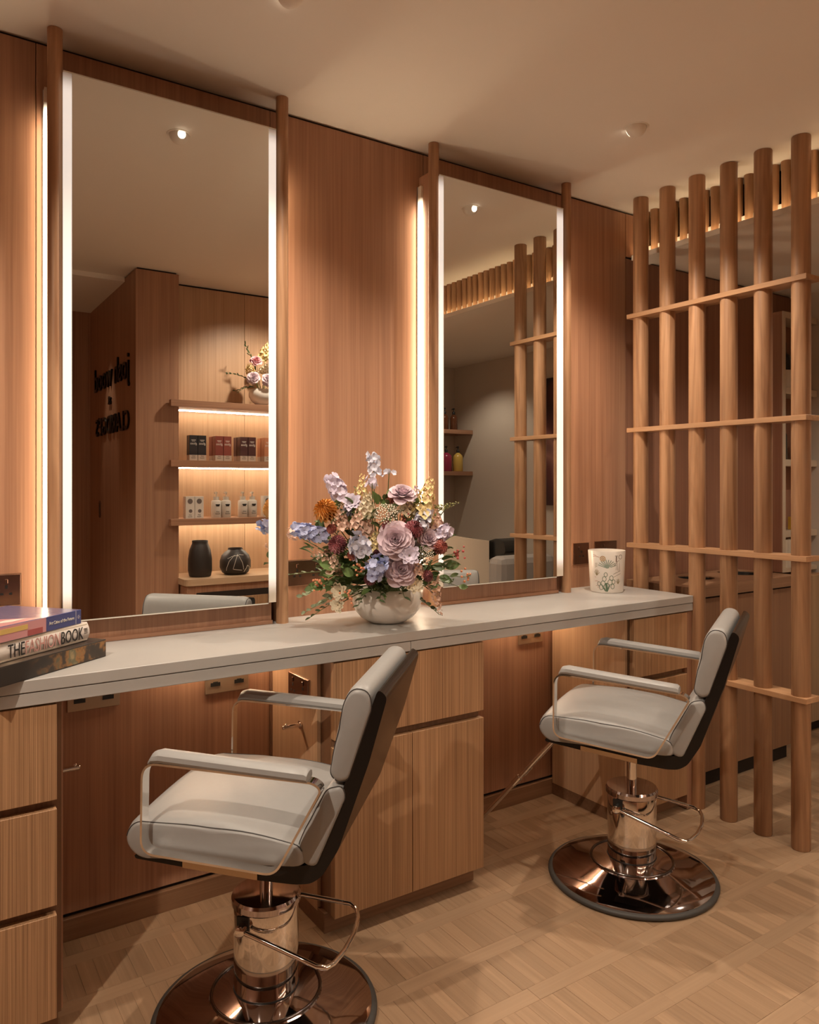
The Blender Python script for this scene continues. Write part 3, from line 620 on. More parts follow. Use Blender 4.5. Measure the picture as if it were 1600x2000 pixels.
def f_snap(length, n, r):
    m = MB(); n = int(n*1.8)
    for k in range(n):
        t = k/(n-1); a = k*2.4; z = length*(t-0.5); rr = r*(1-0.72*t)*random.uniform(0.7, 1.05)
        p = Vector((math.cos(a)*rr*0.9, math.sin(a)*rr*0.9, z)); M = Matrix.Translation(p) @ orient(Vector((math.cos(a), math.sin(a), 0.3)))
        for q in range(4): petal(m, M @ rot(q*PI/2+0.3, math.radians(50), rr*0.08), rr*0.58, rr*0.66, -0.5, 0.5, 3, 1, 0.7)
    return m
def f_lace(r, n=70):
    m = MB()
    for k in range(n):
        t = math.sqrt((k+0.5)/n); a = k*2.4
        m.ball((math.cos(a)*r*t, math.sin(a)*r*t, r*0.35*(1-t*t)+random.uniform(-.1, .1)*r), r*0.085, 5, 3)
    return m
def f_scab(r):
    m = MB()
    for k in range(20):
        t = 1-k/20*0.6
        petal(m, rot(k*2.4, math.radians(20+50*(1-t)), r*0.1), r*t, r*0.55, -0.2, 0.4, 3, 1, 0.62)
    return m
def leaf_at(m, M, l, w, droop=-0.25):
    petal(m, M, l, w, droop, 0.35, 5, 1, 0.86)
FM = {k: plain(k+'_petals', c, 0.55, spec=0.3, noise=0.12, nscale=60) for k, c in dict(lilac=(0.70, 0.63, 0.76), mauve=(0.76, 0.61, 0.67), blue=(0.52, 0.57, 0.82), paleblue=(0.70, 0.71, 0.82), orange=(0.95, 0.50, 0.16), pink=(0.70, 0.34, 0.37), coral=(0.80, 0.36, 0.31),
      yellow=(0.84, 0.68, 0.34), cream=(0.82, 0.73, 0.54), peach=(0.85, 0.60, 0.48), white=(0.80, 0.75, 0.62), red=(0.52, 0.12, 0.11), orangeberry=(0.80, 0.32, 0.17)).items()}
GREEN = plain('stem_green', (0.13, 0.17, 0.06), 0.5); LEAF = plain('leaf_green', (0.13, 0.205, 0.065), 0.42, noise=0.3, nscale=25)
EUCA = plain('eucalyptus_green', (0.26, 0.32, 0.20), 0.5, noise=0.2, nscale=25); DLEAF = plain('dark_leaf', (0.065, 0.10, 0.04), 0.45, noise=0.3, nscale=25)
def plant(name, label, cat, group, base, head, facing, parts, stem_r=0.0017, bend=0.02, leaves=0):
    """one stem: Empty at the vase mouth, a bent stem, and its bloom parts built around +z"""
    t = tag(empty(name, base), label, cat, group); h = Vector(head)-Vector(base)
    mid = h*0.5+Vector((0, 0, bend)); pts = [Vector((0, 0, -0.035)), Vector((0, 0, 0.0)), h*0.25+Vector((0, 0, bend*0.8)), mid, h*0.8+Vector((0, 0, bend*0.5)), h]
    MB().tube(pts, stem_r, 5).out('stem', GREEN, t)
    M = Matrix.Translation(h) @ orient(facing) @ Matrix.Rotation(random.uniform(0, 6.28), 4, 'Z')
    for nm, mb, mat in parts:
        mesh_obj(nm, [M @ Vector(v) for v in mb.v], mb.f, mat, t, True)
    for k in range(leaves):
        q = 0.35+0.5*k/max(1, leaves); p = h*q+Vector((0, 0, bend*0.6)); m = MB()
        d = Vector((random.uniform(-1, 1), random.uniform(-1, 1), random.uniform(-.2, .5))).normalized()
        leaf_at(m, Matrix.Translation(p) @ d.to_track_quat('Y', 'Z').to_matrix().to_4x4(), random.uniform(0.03, 0.05), 0.02)
        m.out('leaf', LEAF, t, True)
    return t
def sprig(name, label, cat, group, base, tip, n, l, w, mat, bend=0.03, berries=None):
    t = tag(empty(name, base), label, cat, group); h = Vector(tip)-Vector(base)
    P = lambda q: h*q+Vector((0, 0, bend*math.sin(PI*q)*2))
    MB().tube([Vector((0, 0, -0.03))]+[P(q/7) for q in range(8)], 0.0012, 5).out('stem', GREEN, t)
    axis = h.normalized()
    for k in range(n):
        q = 0.30+0.70*k/max(1, n-1); m = MB(); sd = 1 if k % 2 else -1
        side = axis.cross(Vector((0, 0, 1))); side = side.normalized() if side.length > 0.05 else Vector((1, 0, 0))
        d = (side*sd*random.uniform(0.6, 1.0)+axis*0.7+Vector((0, 0, random.uniform(-.3, .35)))+Vector((-0.4, -0.6, 0))*random.uniform(0, .5)).normalized()
        nrm = (Vector((-0.5, -0.8, 0.7))+Vector((random.uniform(-.4, .4), random.uniform(-.4, .4), random.uniform(-.4, .4)))).normalized()
        ya = d; xa = ya.cross(nrm).normalized(); za = xa.cross(ya)
        M = Matrix.Identity(4)
        for i in range(3): M[i][0] = xa[i]; M[i][1] = ya[i]; M[i][2] = za[i]; M[i][3] = P(q)[i]
        s = random.uniform(0.75, 1.15)*(1-0.25*q)
        leaf_at(m, M, l*s, w*s, random.uniform(-0.35, 0.05)); m.out('leaf', mat, t, True)
    if berries:
        for k in range(berries[1]):
            a = Vector((random.gauss(0, 1), random.gauss(0, 1), random.gauss(0, 1)))*0.011
            MB().ball(h+a+Vector((0, 0, 0)), random.uniform(0.0032, 0.0048), 7, 5).out('berry', berries[0], t, True)
    return t
# the bowl on the worktop
VC = (1.362, 2.192)
bowl = tag(empty('flower_bowl', (VC[0], VC[1], ZT)), 'glossy cream bowl holding the big flower arrangement on the worktop', 'bowl')
BOWLP = [(0.001, 0.0005), (0.052, 0.0), (0.062, 0.003), (0.088, 0.018), (0.108, 0.042), (0.117, 0.068), (0.117, 0.090), (0.111, 0.110), (0.106, 0.116), (0.103, 0.114), (0.108, 0.090), (0.106, 0.060), (0.09, 0.035), (0.05, 0.016), (0.001, 0.014)]
shade_auto(MB().lathe(BOWLP, 64).out('bowl_body', WHITE, bowl), 60)
VB = Vector((VC[0], VC[1], ZT+0.105))
VD = (Vector((VC[0], VC[1], 0))).dot(FW)
def bq(px, py, push=0.0):     # a point on the front of the bouquet's rounded mass
    dx, dy = (px-745)/185, (py-1055)/175
    f = math.sqrt(max(0.0, 1-dx*dx-dy*dy))
    return at(px, py, VD-0.20*f-push)
def bfac(p, k=0.6):
    return ((p-(VB+Vector((0, 0, 0.06)))).normalized()*k + (-FW*(1-k)) + Vector((0, 0, 0.12))).normalized()
def vbase(): return VB+Vector((random.uniform(-.05, .05), random.uniform(-.05, .05), 0))
G = 'stems in the flower bowl'
def put(name, label, cat, px, py, parts, push=0.0, k=0.6, leaves=0, up=None, bend=0.02):
    p = bq(px, py, push); return plant(name, label, cat, G, vbase(), p, up or bfac(p, k), parts, leaves=leaves, bend=bend)
# roses
put('rose', 'largest lilac rose at the middle of the flower arrangement', 'rose', 772, 1054, [('petals', f_rose(0.050), FM['mauve'])], 0.03, 0.25)
put('rose', 'lilac rose low down just above the cream bowl', 'rose', 783, 1112, [('petals', f_rose(0.047), FM['mauve'])], 0.02, 0.5)
put('rose', 'pale rose near the top of the arrangement seen from the side', 'rose', 786, 964, [('petals', f_rose(0.040), FM['mauve'])], 0, 0.9)
put('rose', 'small half open rose right of the largest rose', 'rose', 838, 1052, [('petals', f_rose(0.032), FM['mauve'])], 0, 0.6)
# dahlias
put('dahlia', 'orange dahlia at the left of the flower arrangement', 'dahlia', 640, 1002, [('petals', f_dahlia(0.045), FM['orange'])], 0.03, 0.45)
put('dahlia', 'dusky pink dahlia left of centre below the orange one', 'dahlia', 663, 1066, [('petals', f_dahlia(0.036), FM['pink'])], 0.0, 0.5)
put('dahlia', 'dusky pink dahlia touching the largest rose', 'dahlia', 806, 1038, [('petals', f_dahlia(0.036), FM['pink'])], 0.0, 0.5)
put('dahlia', 'coral dahlia at the right in front of the lit mirror edge', 'dahlia', 856, 1070, [('petals', f_dahlia(0.030), FM['coral'])], 0.0, 0.6)
put('dahlia', 'small pink dahlia at the rim of the cream bowl', 'dahlia', 724, 1131, [('petals', f_dahlia(0.024), FM['pink'])], 0.02, 0.4)
put('dahlia', 'deep orange dahlia half hidden below the top rose', 'dahlia', 768, 980, [('petals', f_dahlia(0.030), FM['coral'])], -0.05, 0.6)
# delphiniums
UPV = Vector((0, 0, 1))
put('delphinium', 'tallest pale delphinium standing above the arrangement', 'delphinium', 730, 908, [('florets', f_spike(0.075, 8, 0.024, 0.25), FM['paleblue'])], 0, up=Vector((-0.2, 0, 1)))
put('delphinium', 'single pale floret right of the tallest delphinium', 'delphinium', 760, 924, [('florets', f_spike(0.012, 2, 0.020, 0.2), FM['paleblue'])], 0, up=UPV)
put('delphinium', 'lilac blue delphinium at the upper left', 'delphinium', 657, 955, [('florets', f_spike(0.075, 12, 0.028, 0.2), FM['lilac'])], 0.0, up=Vector((-0.5, 0.2, 0.9)))
put('delphinium', 'blue delphinium reaching out at the far left', 'delphinium', 608, 1040, [('florets', f_spike(0.11, 16, 0.026, 0.3), FM['blue'])], 0.03, up=Vector((-0.95, 0.3, 0.25)))
put('delphinium', 'pale pink floret at the leftmost tip of the arrangement', 'delphinium', 573, 1043, [('florets', f_spike(0.03, 5, 0.018, 0.2), FM['peach'])], 0.03, up=Vector((-0.9, 0.3, 0.2)))
put('delphinium', 'light blue delphinium left of the largest rose', 'delphinium', 702, 1066, [('florets', f_spike(0.05, 9, 0.030, 0.1), FM['paleblue'])], 0.03, up=Vector((-0.4, -0.3, 0.8)))
put('delphinium', 'blue delphinium low at the centre over the bowl', 'delphinium', 737, 1108, [('florets', f_spike(0.055, 10, 0.030, 0.1), FM['blue'])], 0.04, up=Vector((0.1, -0.6, 0.6)))
put('delphinium', 'light blue delphinium right of the white lace flowers', 'delphinium', 828, 1012, [('florets', f_spike(0.05, 8, 0.026, 0.2), FM['paleblue'])], 0.0, up=Vector((0.5, 0, 0.8)))
put('delphinium', 'lilac delphinium at the right edge over the mirror', 'delphinium', 866, 1040, [('florets', f_spike(0.045, 8, 0.024, 0.2), FM['lilac'])], 0.0, up=Vector((0.6, -0.3, 0.5)))
put('delphinium', 'small lilac floret below the tallest delphinium', 'delphinium', 727, 942, [('florets', f_spike(0.02, 3, 0.022, 0.2), FM['lilac'])], 0.0, up=UPV)
put('scabious', 'lilac scabious beside the orange dahlia', 'scabious', 688, 982, [('petals', f_scab(0.034), FM['lilac']), ('centre', f_lace(0.012, 14), GREEN)], 0.0, 0.45)
put('scabious', 'lilac scabious between the two big roses', 'scabious', 800, 1085, [('petals', f_scab(0.034), FM['lilac']), ('centre', f_lace(0.010, 14), GREEN)], 0.05, 0.35)
# snapdragons and stocks
put('snapdragon', 'yellow snapdragon at the upper right', 'snapdragon', 832, 972, [('florets', f_snap(0.13, 22, 0.034), FM['yellow'])], 0.0, up=Vector((0.35, 0, 1)))
put('snapdragon', 'pale yellow stock at the upper middle', 'stock', 716, 985, [('florets', f_snap(0.075, 18, 0.030), FM['cream'])], 0.0, up=Vector((-0.1, -0.3, 1)))
put('snapdragon', 'small budded yellow stock left of the top rose', 'stock', 706, 948, [('florets', f_snap(0.07, 14, 0.020), FM['yellow'])], 0.0, up=Vector((0.1, 0, 1)))
put('snapdragon', 'green tipped snapdragon bud pointing right over the mirror', 'snapdragon', 875, 987, [('buds', f_snap(0.085, 20, 0.011), plain('bud_green', (0.26, 0.27, 0.10), 0.5))], 0.0, up=Vector((0.95, -0.3, 0.25)))
put('snapdragon', 'peach snapdragon at the left above the trailing leaves', 'snapdragon', 630, 1090, [('florets', f_snap(0.08, 14, 0.022), FM['peach'])], 0.03, up=Vector((-0.7, -0.3, 0.4)))
put('snapdragon', 'peach snapdragon hanging down at the right of the bowl', 'snapdragon', 852, 1163, [('florets', f_snap(0.12, 18, 0.022), FM['peach'])], 0.05, up=Vector((0.15, -0.2, -1)), bend=0.05)
put('snapdragon', 'peach snapdragon in front of the lace flowers at mid height', 'snapdragon', 716, 1022, [('florets', f_snap(0.08, 16, 0.026), FM['peach'])], -0.03, up=Vector((0, -0.2, 1)))
put('chrysanthemum', 'cream daisy low at the left of the bowl', 'chrysanthemum', 664, 1155, [('petals', f_scab(0.030), FM['cream'])], 0.03, 0.5)
put('chrysanthemum', 'cream daisy hanging lowest at the left of the bowl', 'chrysanthemum', 660, 1182, [('petals', f_scab(0.026), FM['cream'])], 0.05, 0.5)
put('chrysanthemum', 'cream daisy at the right of the bowl rim', 'chrysanthemum', 811, 1143, [('petals', f_scab(0.028), FM['cream'])], 0.03, 0.5)
# small fillers between the large blooms
for lab, px, py, r, mt, kind, ps in (('small peach stock between the scabious and the lace flower', 700, 1012, 0.026, 'peach', 0, 0.0), ('small pink bloom above the largest rose', 757, 1030, 0.022, 'pink', 1, 0.0), ('cream stock right of the top lace flower', 800, 985, 0.026, 'cream', 0, -0.02),
        ('small coral bloom left of the low blue delphinium', 690, 1085, 0.020, 'coral', 1, 0.02), ('peach stock behind the orange dahlia', 668, 1012, 0.024, 'peach', 0, -0.02), ('small pink bloom at the lower right', 833, 1125, 0.022, 'pink', 1, 0.02), ('small peach bloom right of the scabious pair', 815, 1108, 0.022, 'peach', 0, 0.02),
        ('pale pink stock at the upper right behind the snapdragon', 812, 965, 0.024, 'mauve', 0, -0.03), ('peach stock at the right below the snapdragon bud', 850, 1012, 0.024, 'peach', 0, -0.02), ('small coral bloom under the orange dahlia', 650, 1035, 0.020, 'coral', 1, 0.0), ('yellow stock between the light blue delphinium and the largest rose', 735, 1052, 0.024, 'yellow', 0, -0.02), ('pale pink stock low at the left', 652, 1100, 0.024, 'peach', 0, 0.02)):
    put('filler_flower', lab, 'flower', px, py, [('petals', f_dahlia(r), FM[mt])] if kind else [('florets', f_snap(r*2.2, 14, r), FM[mt])], ps, 0.5, up=None if kind else Vector((random.uniform(-.3, .3), -0.3, 1)))
# lace flowers
for lab, px, py, r, ps in (('white lace flower at the top centre of the arrangement', 754, 1004, 0.036, 0.02), ('smaller white lace flower behind the top centre one', 774, 994, 0.024, 0.0), ('cream lace flower right of the low rose', 831, 1083, 0.028, 0.02), ('greenish lace flower above the orange dahlia', 663, 978, 0.026, -0.02)):
    put('lace_flower', lab, 'lace flower', px, py, [('umbel', f_lace(r), FM['white'])], ps, 0.45)
# berries and foliage
for lab, px, py, mat, n, ps in (('orange berries in front of the green leaves at centre left', 700, 1111, 'orangeberry', 14, 0.05), ('orange berries low at the left of the arrangement', 624, 1138, 'orangeberry', 16, 0.05), ('orange berries over the left rim of the bowl', 681, 1164, 'orangeberry', 12, 0.06),
                        ('red berries standing out at the right over the mirror', 897, 1078, 'red', 14, 0.0), ('red berries lowest at the far right', 910, 1127, 'orangeberry', 10, 0.03), ('dark red berries right of the pink dahlia', 795, 1012, 'red', 12, -0.03)):
    sprig('berry_sprig', lab, 'berries', G, vbase(), bq(px, py, ps), 4, 0.035, 0.016, LEAF, 0.01, (FM[mat], n))
LS = [('broad leaved green sprig in the left half of the arrangement', 650, 1112, 8, 0.076, 0.054, LEAF, 0.04), ('broad leaved green sprig beside the centre berries', 690, 1122, 8, 0.076, 0.054, LEAF, 0.03), ('broad leaves turning out at the lower left', 630, 1150, 8, 0.066, 0.046, LEAF, 0.04),
      ('eucalyptus sprig trailing down to the worktop at the left', 596, 1196, 12, 0.034, 0.020, EUCA, 0.05), ('eucalyptus sprig drooping left of the bowl', 622, 1180, 11, 0.036, 0.020, EUCA, 0.06), ('thin leaved sprig pointing to the left socket', 566, 1122, 10, 0.040, 0.009, EUCA, 0.03),
      ('round leaved sprig below the blue delphinium', 612, 1088, 7, 0.036, 0.026, EUCA, 0.02), ('dark narrow leaves hanging over the front of the bowl', 742, 1172, 11, 0.036, 0.012, DLEAF, 0.06), ('dark narrow leaves over the left front of the bowl', 700, 1182, 10, 0.036, 0.012, DLEAF, 0.06), ('dark narrow leaves over the right front of the bowl', 790, 1166, 9, 0.034, 0.012, DLEAF, 0.05),
      ('broad green leaves at the right edge', 884, 1108, 8, 0.066, 0.048, LEAF, 0.02), ('green leaves at the lower right corner', 897, 1146, 7, 0.048, 0.036, LEAF, 0.03), ('leafy sprig trailing down at the right of the bowl', 858, 1200, 10, 0.036, 0.014, DLEAF, 0.04), ('fine leaves between the coral dahlia and the lace flower', 842, 1100, 8, 0.035, 0.014, LEAF, 0.0),
      ('eucalyptus sprig spreading over the worktop below the left socket', 590, 1165, 12, 0.040, 0.022, EUCA, 0.04), ('broad leaves above the trailing eucalyptus', 612, 1148, 8, 0.060, 0.042, LEAF, 0.04), ('green sprig left of the orange berries', 640, 1122, 9, 0.058, 0.040, LEAF, 0.05), ('leafy sprig touching the worktop left of the bowl', 606, 1206, 12, 0.040, 0.014, DLEAF, 0.06), ('green sprig right of the cream daisy', 868, 1130, 10, 0.050, 0.030, LEAF, 0.03), ('leafy sprig over the right shoulder of the bowl', 846, 1150, 10, 0.046, 0.022, LEAF, 0.05),
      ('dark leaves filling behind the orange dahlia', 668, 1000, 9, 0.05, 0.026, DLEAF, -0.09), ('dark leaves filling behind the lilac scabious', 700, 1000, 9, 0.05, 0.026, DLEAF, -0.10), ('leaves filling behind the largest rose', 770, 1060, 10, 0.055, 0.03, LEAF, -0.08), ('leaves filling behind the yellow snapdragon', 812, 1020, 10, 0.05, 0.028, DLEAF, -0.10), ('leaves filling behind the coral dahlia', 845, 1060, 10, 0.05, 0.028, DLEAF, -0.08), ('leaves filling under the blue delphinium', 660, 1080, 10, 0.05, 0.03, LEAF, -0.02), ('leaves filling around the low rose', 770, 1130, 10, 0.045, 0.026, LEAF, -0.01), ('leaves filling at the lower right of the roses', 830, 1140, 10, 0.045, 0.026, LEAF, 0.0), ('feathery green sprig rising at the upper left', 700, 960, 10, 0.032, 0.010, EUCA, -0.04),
      ('green leaf beside the top rose', 755, 965, 5, 0.045, 0.030, LEAF, -0.04), ('leaves between the yellow snapdragon and the blue delphinium', 815, 1000, 7, 0.045, 0.024, LEAF, -0.05), ('leaves behind the lace flowers', 742, 1020, 9, 0.045, 0.022, DLEAF, -0.06), ('leaves behind the light blue delphinium', 685, 1040, 9, 0.045, 0.022, DLEAF, -0.05),
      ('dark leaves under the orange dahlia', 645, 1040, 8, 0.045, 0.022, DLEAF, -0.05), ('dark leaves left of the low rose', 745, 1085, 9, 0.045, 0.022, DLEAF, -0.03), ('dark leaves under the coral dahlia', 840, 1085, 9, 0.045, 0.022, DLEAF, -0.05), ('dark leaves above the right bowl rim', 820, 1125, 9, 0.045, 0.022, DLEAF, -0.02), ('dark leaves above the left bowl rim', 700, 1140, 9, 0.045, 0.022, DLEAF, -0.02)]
for lab, px, py, n, l, wd, mat, ps in LS:
    sprig('leaf_sprig', lab, 'foliage', G, vbase(), bq(px, py, ps), n, l, wd, mat, 0.015)

rg = random.Random(11)
for k in range(20):
    an = rg.uniform(0, 2*PI); q = math.sqrt(rg.uniform(0, 1)); px = 745+118*q*math.cos(an); py = 1052+92*q*math.sin(an)
    mt = rg.choice(['peach', 'pink', 'cream', 'lilac', 'coral', 'white', 'paleblue', 'yellow', 'peach', 'pink']); r = rg.uniform(0.018, 0.027)
    parts = [('petals', f_dahlia(r), FM[mt])] if k % 3 == 0 else ([('florets', f_snap(r*2.0, 12, r), FM[mt])] if k % 3 == 1 else [('petals', f_scab(r*1.1), FM[mt])])
    put('filler_flower', 'small %s %s tucked deep at the %s %s of the big arrangement' % (mt, ('pompon bloom', 'stock', 'ruffled bloom')[k % 3], 'upper' if py < 1030 else ('lower' if py > 1075 else 'middle'), 'left' if px < 710 else ('right' if px > 780 else 'centre')), 'flower', px, py, parts, rg.uniform(-0.07, -0.02), 0.5)
fm = MB()
for k in range(190):
    an = rg.uniform(0, 2*PI); q = math.sqrt(rg.uniform(0.02, 1)); px = 742+132*q*math.cos(an); py = 1066+92*q*math.sin(an)
    p = bq(px, py, rg.uniform(-0.10, -0.01)); d = (p-VB).normalized()+Vector((rg.uniform(-.8, .8), rg.uniform(-.8, .4), rg.uniform(-.6, .5)))
    leaf_at(fm, Matrix.Translation(p) @ d.to_track_quat('Y', 'Z').to_matrix().to_4x4() @ Matrix.Rotation(rg.uniform(-.8, .8), 4, 'Y'), rg.uniform(0.03, 0.055), rg.uniform(0.014, 0.028))
o = fm.out('filler_foliage', LEAF, None, True); o['kind'] = 'stuff'; tag(o, 'mass of green filler leaves deep inside the big flower arrangement', 'foliage')

# ------------------------------------------------------------------ downlights and added fill lamps
for i, (x, y) in enumerate([(d[0], d[1]) for d in DOWN_AND_FILL]):
    lab = ('over the nearer chair', 'over the farther chair', 'added unseen as fill just ahead of the camera', 'added unseen as fill between the chairs and the product shelves', 'at the far left ahead of the camera', 'added unseen and turned towards the product shelves to brighten them')[i]
    t = tag(empty('downlight', (x, y, ZC)), 'small round recessed downlight '+lab, 'downlight', 'ceiling downlights')
    shade_auto(MB().lathe([(0.0365, -0.0002), (0.037, -0.002), (0.044, -0.0018), (0.045, -0.0002)], 28).out('trim_ring', PAINT, t), 40)
    shade_auto(MB().lathe([(0.036*math.cos(a), -0.036*math.sin(a)-0.0004) for a in [PI/2*k/8 for k in range(8)]]+[(0.0008, -0.0364)], 28).out('eyeball', PAINT, t), 60)
    ax = Vector((0, 0.94 if DOWN_AND_FILL[i][4] > 0 else -0.94, -0.34)).normalized(); Mx = orient(ax); cap = MB()      # the lens is a cap of the ball, turned to the mirrors
    cv = [[Mx @ Vector((0.0366*math.sin(q)*math.cos(2*PI*k/16), 0.0366*math.sin(q)*math.sin(2*PI*k/16), 0.0366*math.cos(q))) for k in range(16)] for q in (0.01, 0.14, 0.28, 0.42)]
    cap.v = [tuple(p) for rr in cv for p in rr]; cap.f = [(i*16+k, i*16+(k+1) % 16, (i+1)*16+(k+1) % 16, (i+1)*16+k) for i in range(3) for k in range(16)]+[tuple(range(16))]
    cap.out('lens', LAMPDISC, t)

# ------------------------------------------------------------------ wash area seen through the screen
lc = tag(empty('low_cabinet', (3.25, 2.27, 0)), 'dark oak low cabinet with two round openings behind the screen', 'cabinet')
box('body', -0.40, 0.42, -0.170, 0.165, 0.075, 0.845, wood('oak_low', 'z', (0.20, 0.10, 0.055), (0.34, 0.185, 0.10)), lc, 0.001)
box('plinth', -0.39, 0.41, -0.14, 0.165, 0, 0.0745, GAP, lc)
box('reveal', -0.40, 0.42, -0.160, 0.165, 0.8455, 0.8545, GAP, lc)
bm = MB()
def slab_with_holes(x0, x1, y0, y1, z0, z1, holes):
    b_ = bmesh.new(); vs = []
    me_ = bpy.data.meshes.new('top_slab')
    import mathutils
    pts = [(x0, y0), (x1, y0), (x1, y1), (x0, y1)]; edges = [(0, 1), (1, 2), (2, 3), (3, 0)]; P2 = [Vector(p) for p in pts]
    for cx, cy, r in holes:
        k = len(P2); n = 28
        P2 += [Vector((cx+r*math.cos(2*PI*i/n), cy+r*math.sin(2*PI*i/n))) for i in range(n)]; edges += [(k+i, k+(i+1) % n) for i in range(n)]
    v, e, f, _, _, _ = mathutils.geometry.delaunay_2d_cdt(P2, edges, [], 0, 1e-6)
    keep = []
    for q in f:
        c = sum((v[i] for i in q), Vector((0, 0)))/len(q)
        if all((c-Vector((h[0], h[1]))).length > h[2]*0.985 for h in holes): keep.append(q)
    b_.free(); n = len(v); V = [(p.x, p.y, z1) for p in v]+[(p.x, p.y, z0) for p in v]; F = [tuple(q) for q in keep]+[tuple(i+n for i in q)[::-1] for q in keep]
    cnt = {}
    for q in keep:
        for a, b2 in zip(q, list(q[1:])+[q[0]]): cnt[(a, b2)] = 1
    for (a, b2) in cnt:
        if (b2, a) not in cnt: F.append((b2, a, a+n, b2+n))
    return V, F
V_, F_ = slab_with_holes(-0.41, 0.43, -0.185, 0.165, 0.855, 0.905, [(-0.075, 0.03, 0.085), (0.285, 0.035, 0.105)])
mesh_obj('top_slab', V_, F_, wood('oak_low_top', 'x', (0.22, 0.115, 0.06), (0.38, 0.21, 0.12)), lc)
for cx, cy, r in ((-0.075, 0.03, 0.085), (0.285, 0.035, 0.105)):
    shade_auto(MB().lathe([(r-0.012, 0.8555), (r-0.001, 0.8557), (r-0.001, 0.900), (r-0.004, 0.900), (r-0.006, 0.858)], 32, (cx, cy, 0)).out('bin_liner', BLACK, lc), 50)
CREAMP = plain('cream_lacquer', (0.52, 0.42, 0.31), 0.5)
sh = tag(empty('shelf_unit', (4.09, 2.375, 0.9)), 'cream edged shelf unit of bottles beyond the last screen post', 'shelving')
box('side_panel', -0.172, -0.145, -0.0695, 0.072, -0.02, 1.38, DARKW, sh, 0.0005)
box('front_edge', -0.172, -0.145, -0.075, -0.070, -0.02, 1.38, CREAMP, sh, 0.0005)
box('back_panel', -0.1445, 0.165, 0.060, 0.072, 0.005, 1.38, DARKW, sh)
SHZ = (1.875, 1.487, 1.104)
for z in SHZ: box('shelf', -0.1448, 0.165, -0.075, 0.0595, z-0.9-0.036, z-0.9, CREAMP, sh, 0.001)
box('shelf', -0.1448, 0.165, -0.075, 0.0595, -0.02, 0.004, CREAMP, sh, 0.001)
box('top_panel', -0.1448, 0.165, -0.075, 0.0595, 1.345, 1.38, CREAMP, sh, 0.001)
bc_ = tag(empty('base_cabinet', (4.10, 2.345, 0)), 'tan base cabinet under the shelf unit of bottles', 'cabinet')
box('body', -0.165, 0.155, -0.08, 0.09, 0.06, 0.862, wood('oak_base_cab', 'z', (0.26, 0.15, 0.08), (0.42, 0.26, 0.15)), bc_)
box('plinth', -0.16, 0.15, -0.06, 0.09, 0, 0.0595, GAP, bc_)
for a, b in ((-0.163, -0.003), (0.0, 0.153)): box('door', a, b, -0.100, -0.0805, 0.065, 0.858, wood('oak_base_door', 'z', (0.30, 0.19, 0.10), (0.46, 0.30, 0.17)), bc_, 0.001)
def bottle(name, label, cat, group, loc, prof, mats, seg=24, pump=None, rz=0.0, sx=1.0):
    """prof: list of (part name, material, [(r, z)...])"""
    t = tag(empty(name, loc, rz), label, cat, group)
    for nm, mt, pr_ in prof: shade_auto(MB().lathe(pr_, seg, sx=sx).out(nm, mt, t), 50)
    if pump:
        z, mt, ln = pump
        m = MB().tube([(0, 0, z), (0, 0, z+0.022)], 0.004, 8); m.out('pump_stem', mt, t, True)
        MB().tube([(0, 0.007, z+0.024), (0, -ln*0.3, z+0.026), (0, -ln, z+0.021)], [0.007, 0.006, 0.004], 8).out('pump_head', mt, t, True)
    return t
DK = plain('dark_bottle', (0.012, 0.010, 0.009), 0.15); LABELW = plain('label_white', (0.60, 0.52, 0.42), 0.5)
GS = 'bottles on the cream shelf unit'
for lab, x, y, s in (('black necked bottle with white lower half on the top shelf by the side panel', 3.994, 2.345, 1.0), ('black necked bottle with white lower half on the top shelf farther right', 4.135, 2.335, 1.0)):
    bottle('product_bottle', lab, 'bottle', GS, (x, y, SHZ[0]+0.0005), [('body', LABELW, [(0.001, 0), (0.044, 0), (0.046, 0.004), (0.046, 0.095)]), ('shoulder', DK, [(0.0461, 0.0955), (0.0461, 0.135), (0.036, 0.175), (0.016, 0.195)]), ('cap', BLACK, [(0.017, 0.1955), (0.017, 0.245), (0.015, 0.248)])], None)
bottle('product_bottle', 'dark speckled bottle on the middle shelf by the side panel', 'bottle', GS, (3.978, 2.34, SHZ[1]+0.0005), [('body', plain('speckle', (0.035, 0.025, 0.02), 0.25, noise=0.9, nscale=220), [(0.001, 0), (0.026, 0), (0.027, 0.003), (0.025, 0.13), (0.012, 0.16)]), ('cap', BLACK, [(0.0125, 0.1605), (0.0125, 0.19)])], None)
bottle('product_bottle', 'slim cream bottle on the middle shelf', 'bottle', GS, (4.082, 2.325, SHZ[1]+0.0005), [('body', plain('cream_bottle', (0.62, 0.50, 0.34), 0.35), [(0.001, 0), (0.021, 0), (0.022, 0.003), (0.022, 0.125), (0.012, 0.140)]), ('cap', CREAMP, [(0.0125, 0.1405), (0.0125, 0.16)])], None)
bottle('product_bottle', 'green bottle beside the slim cream one', 'bottle', GS, (4.145, 2.33, SHZ[1]+0.0005), [('body', plain('green_bottle', (0.01, 0.16, 0.11), 0.25), [(0.001, 0), (0.030, 0), (0.031, 0.003), (0.031, 0.105), (0.015, 0.125)]), ('cap', BLACK, [(0.0155, 0.1255), (0.0155, 0.15)])], None)
bottle('product_bottle', 'small pale tube with a dark base on the lower shelf', 'bottle', GS, (3.968, 2.335, SHZ[2]+0.0005), [('cap', BLACK, [(0.001, 0), (0.012, 0), (0.012, 0.018)]), ('body', LABELW, [(0.0135, 0.0185), (0.0145, 0.05), (0.012, 0.095), (0.006, 0.10)])], None)
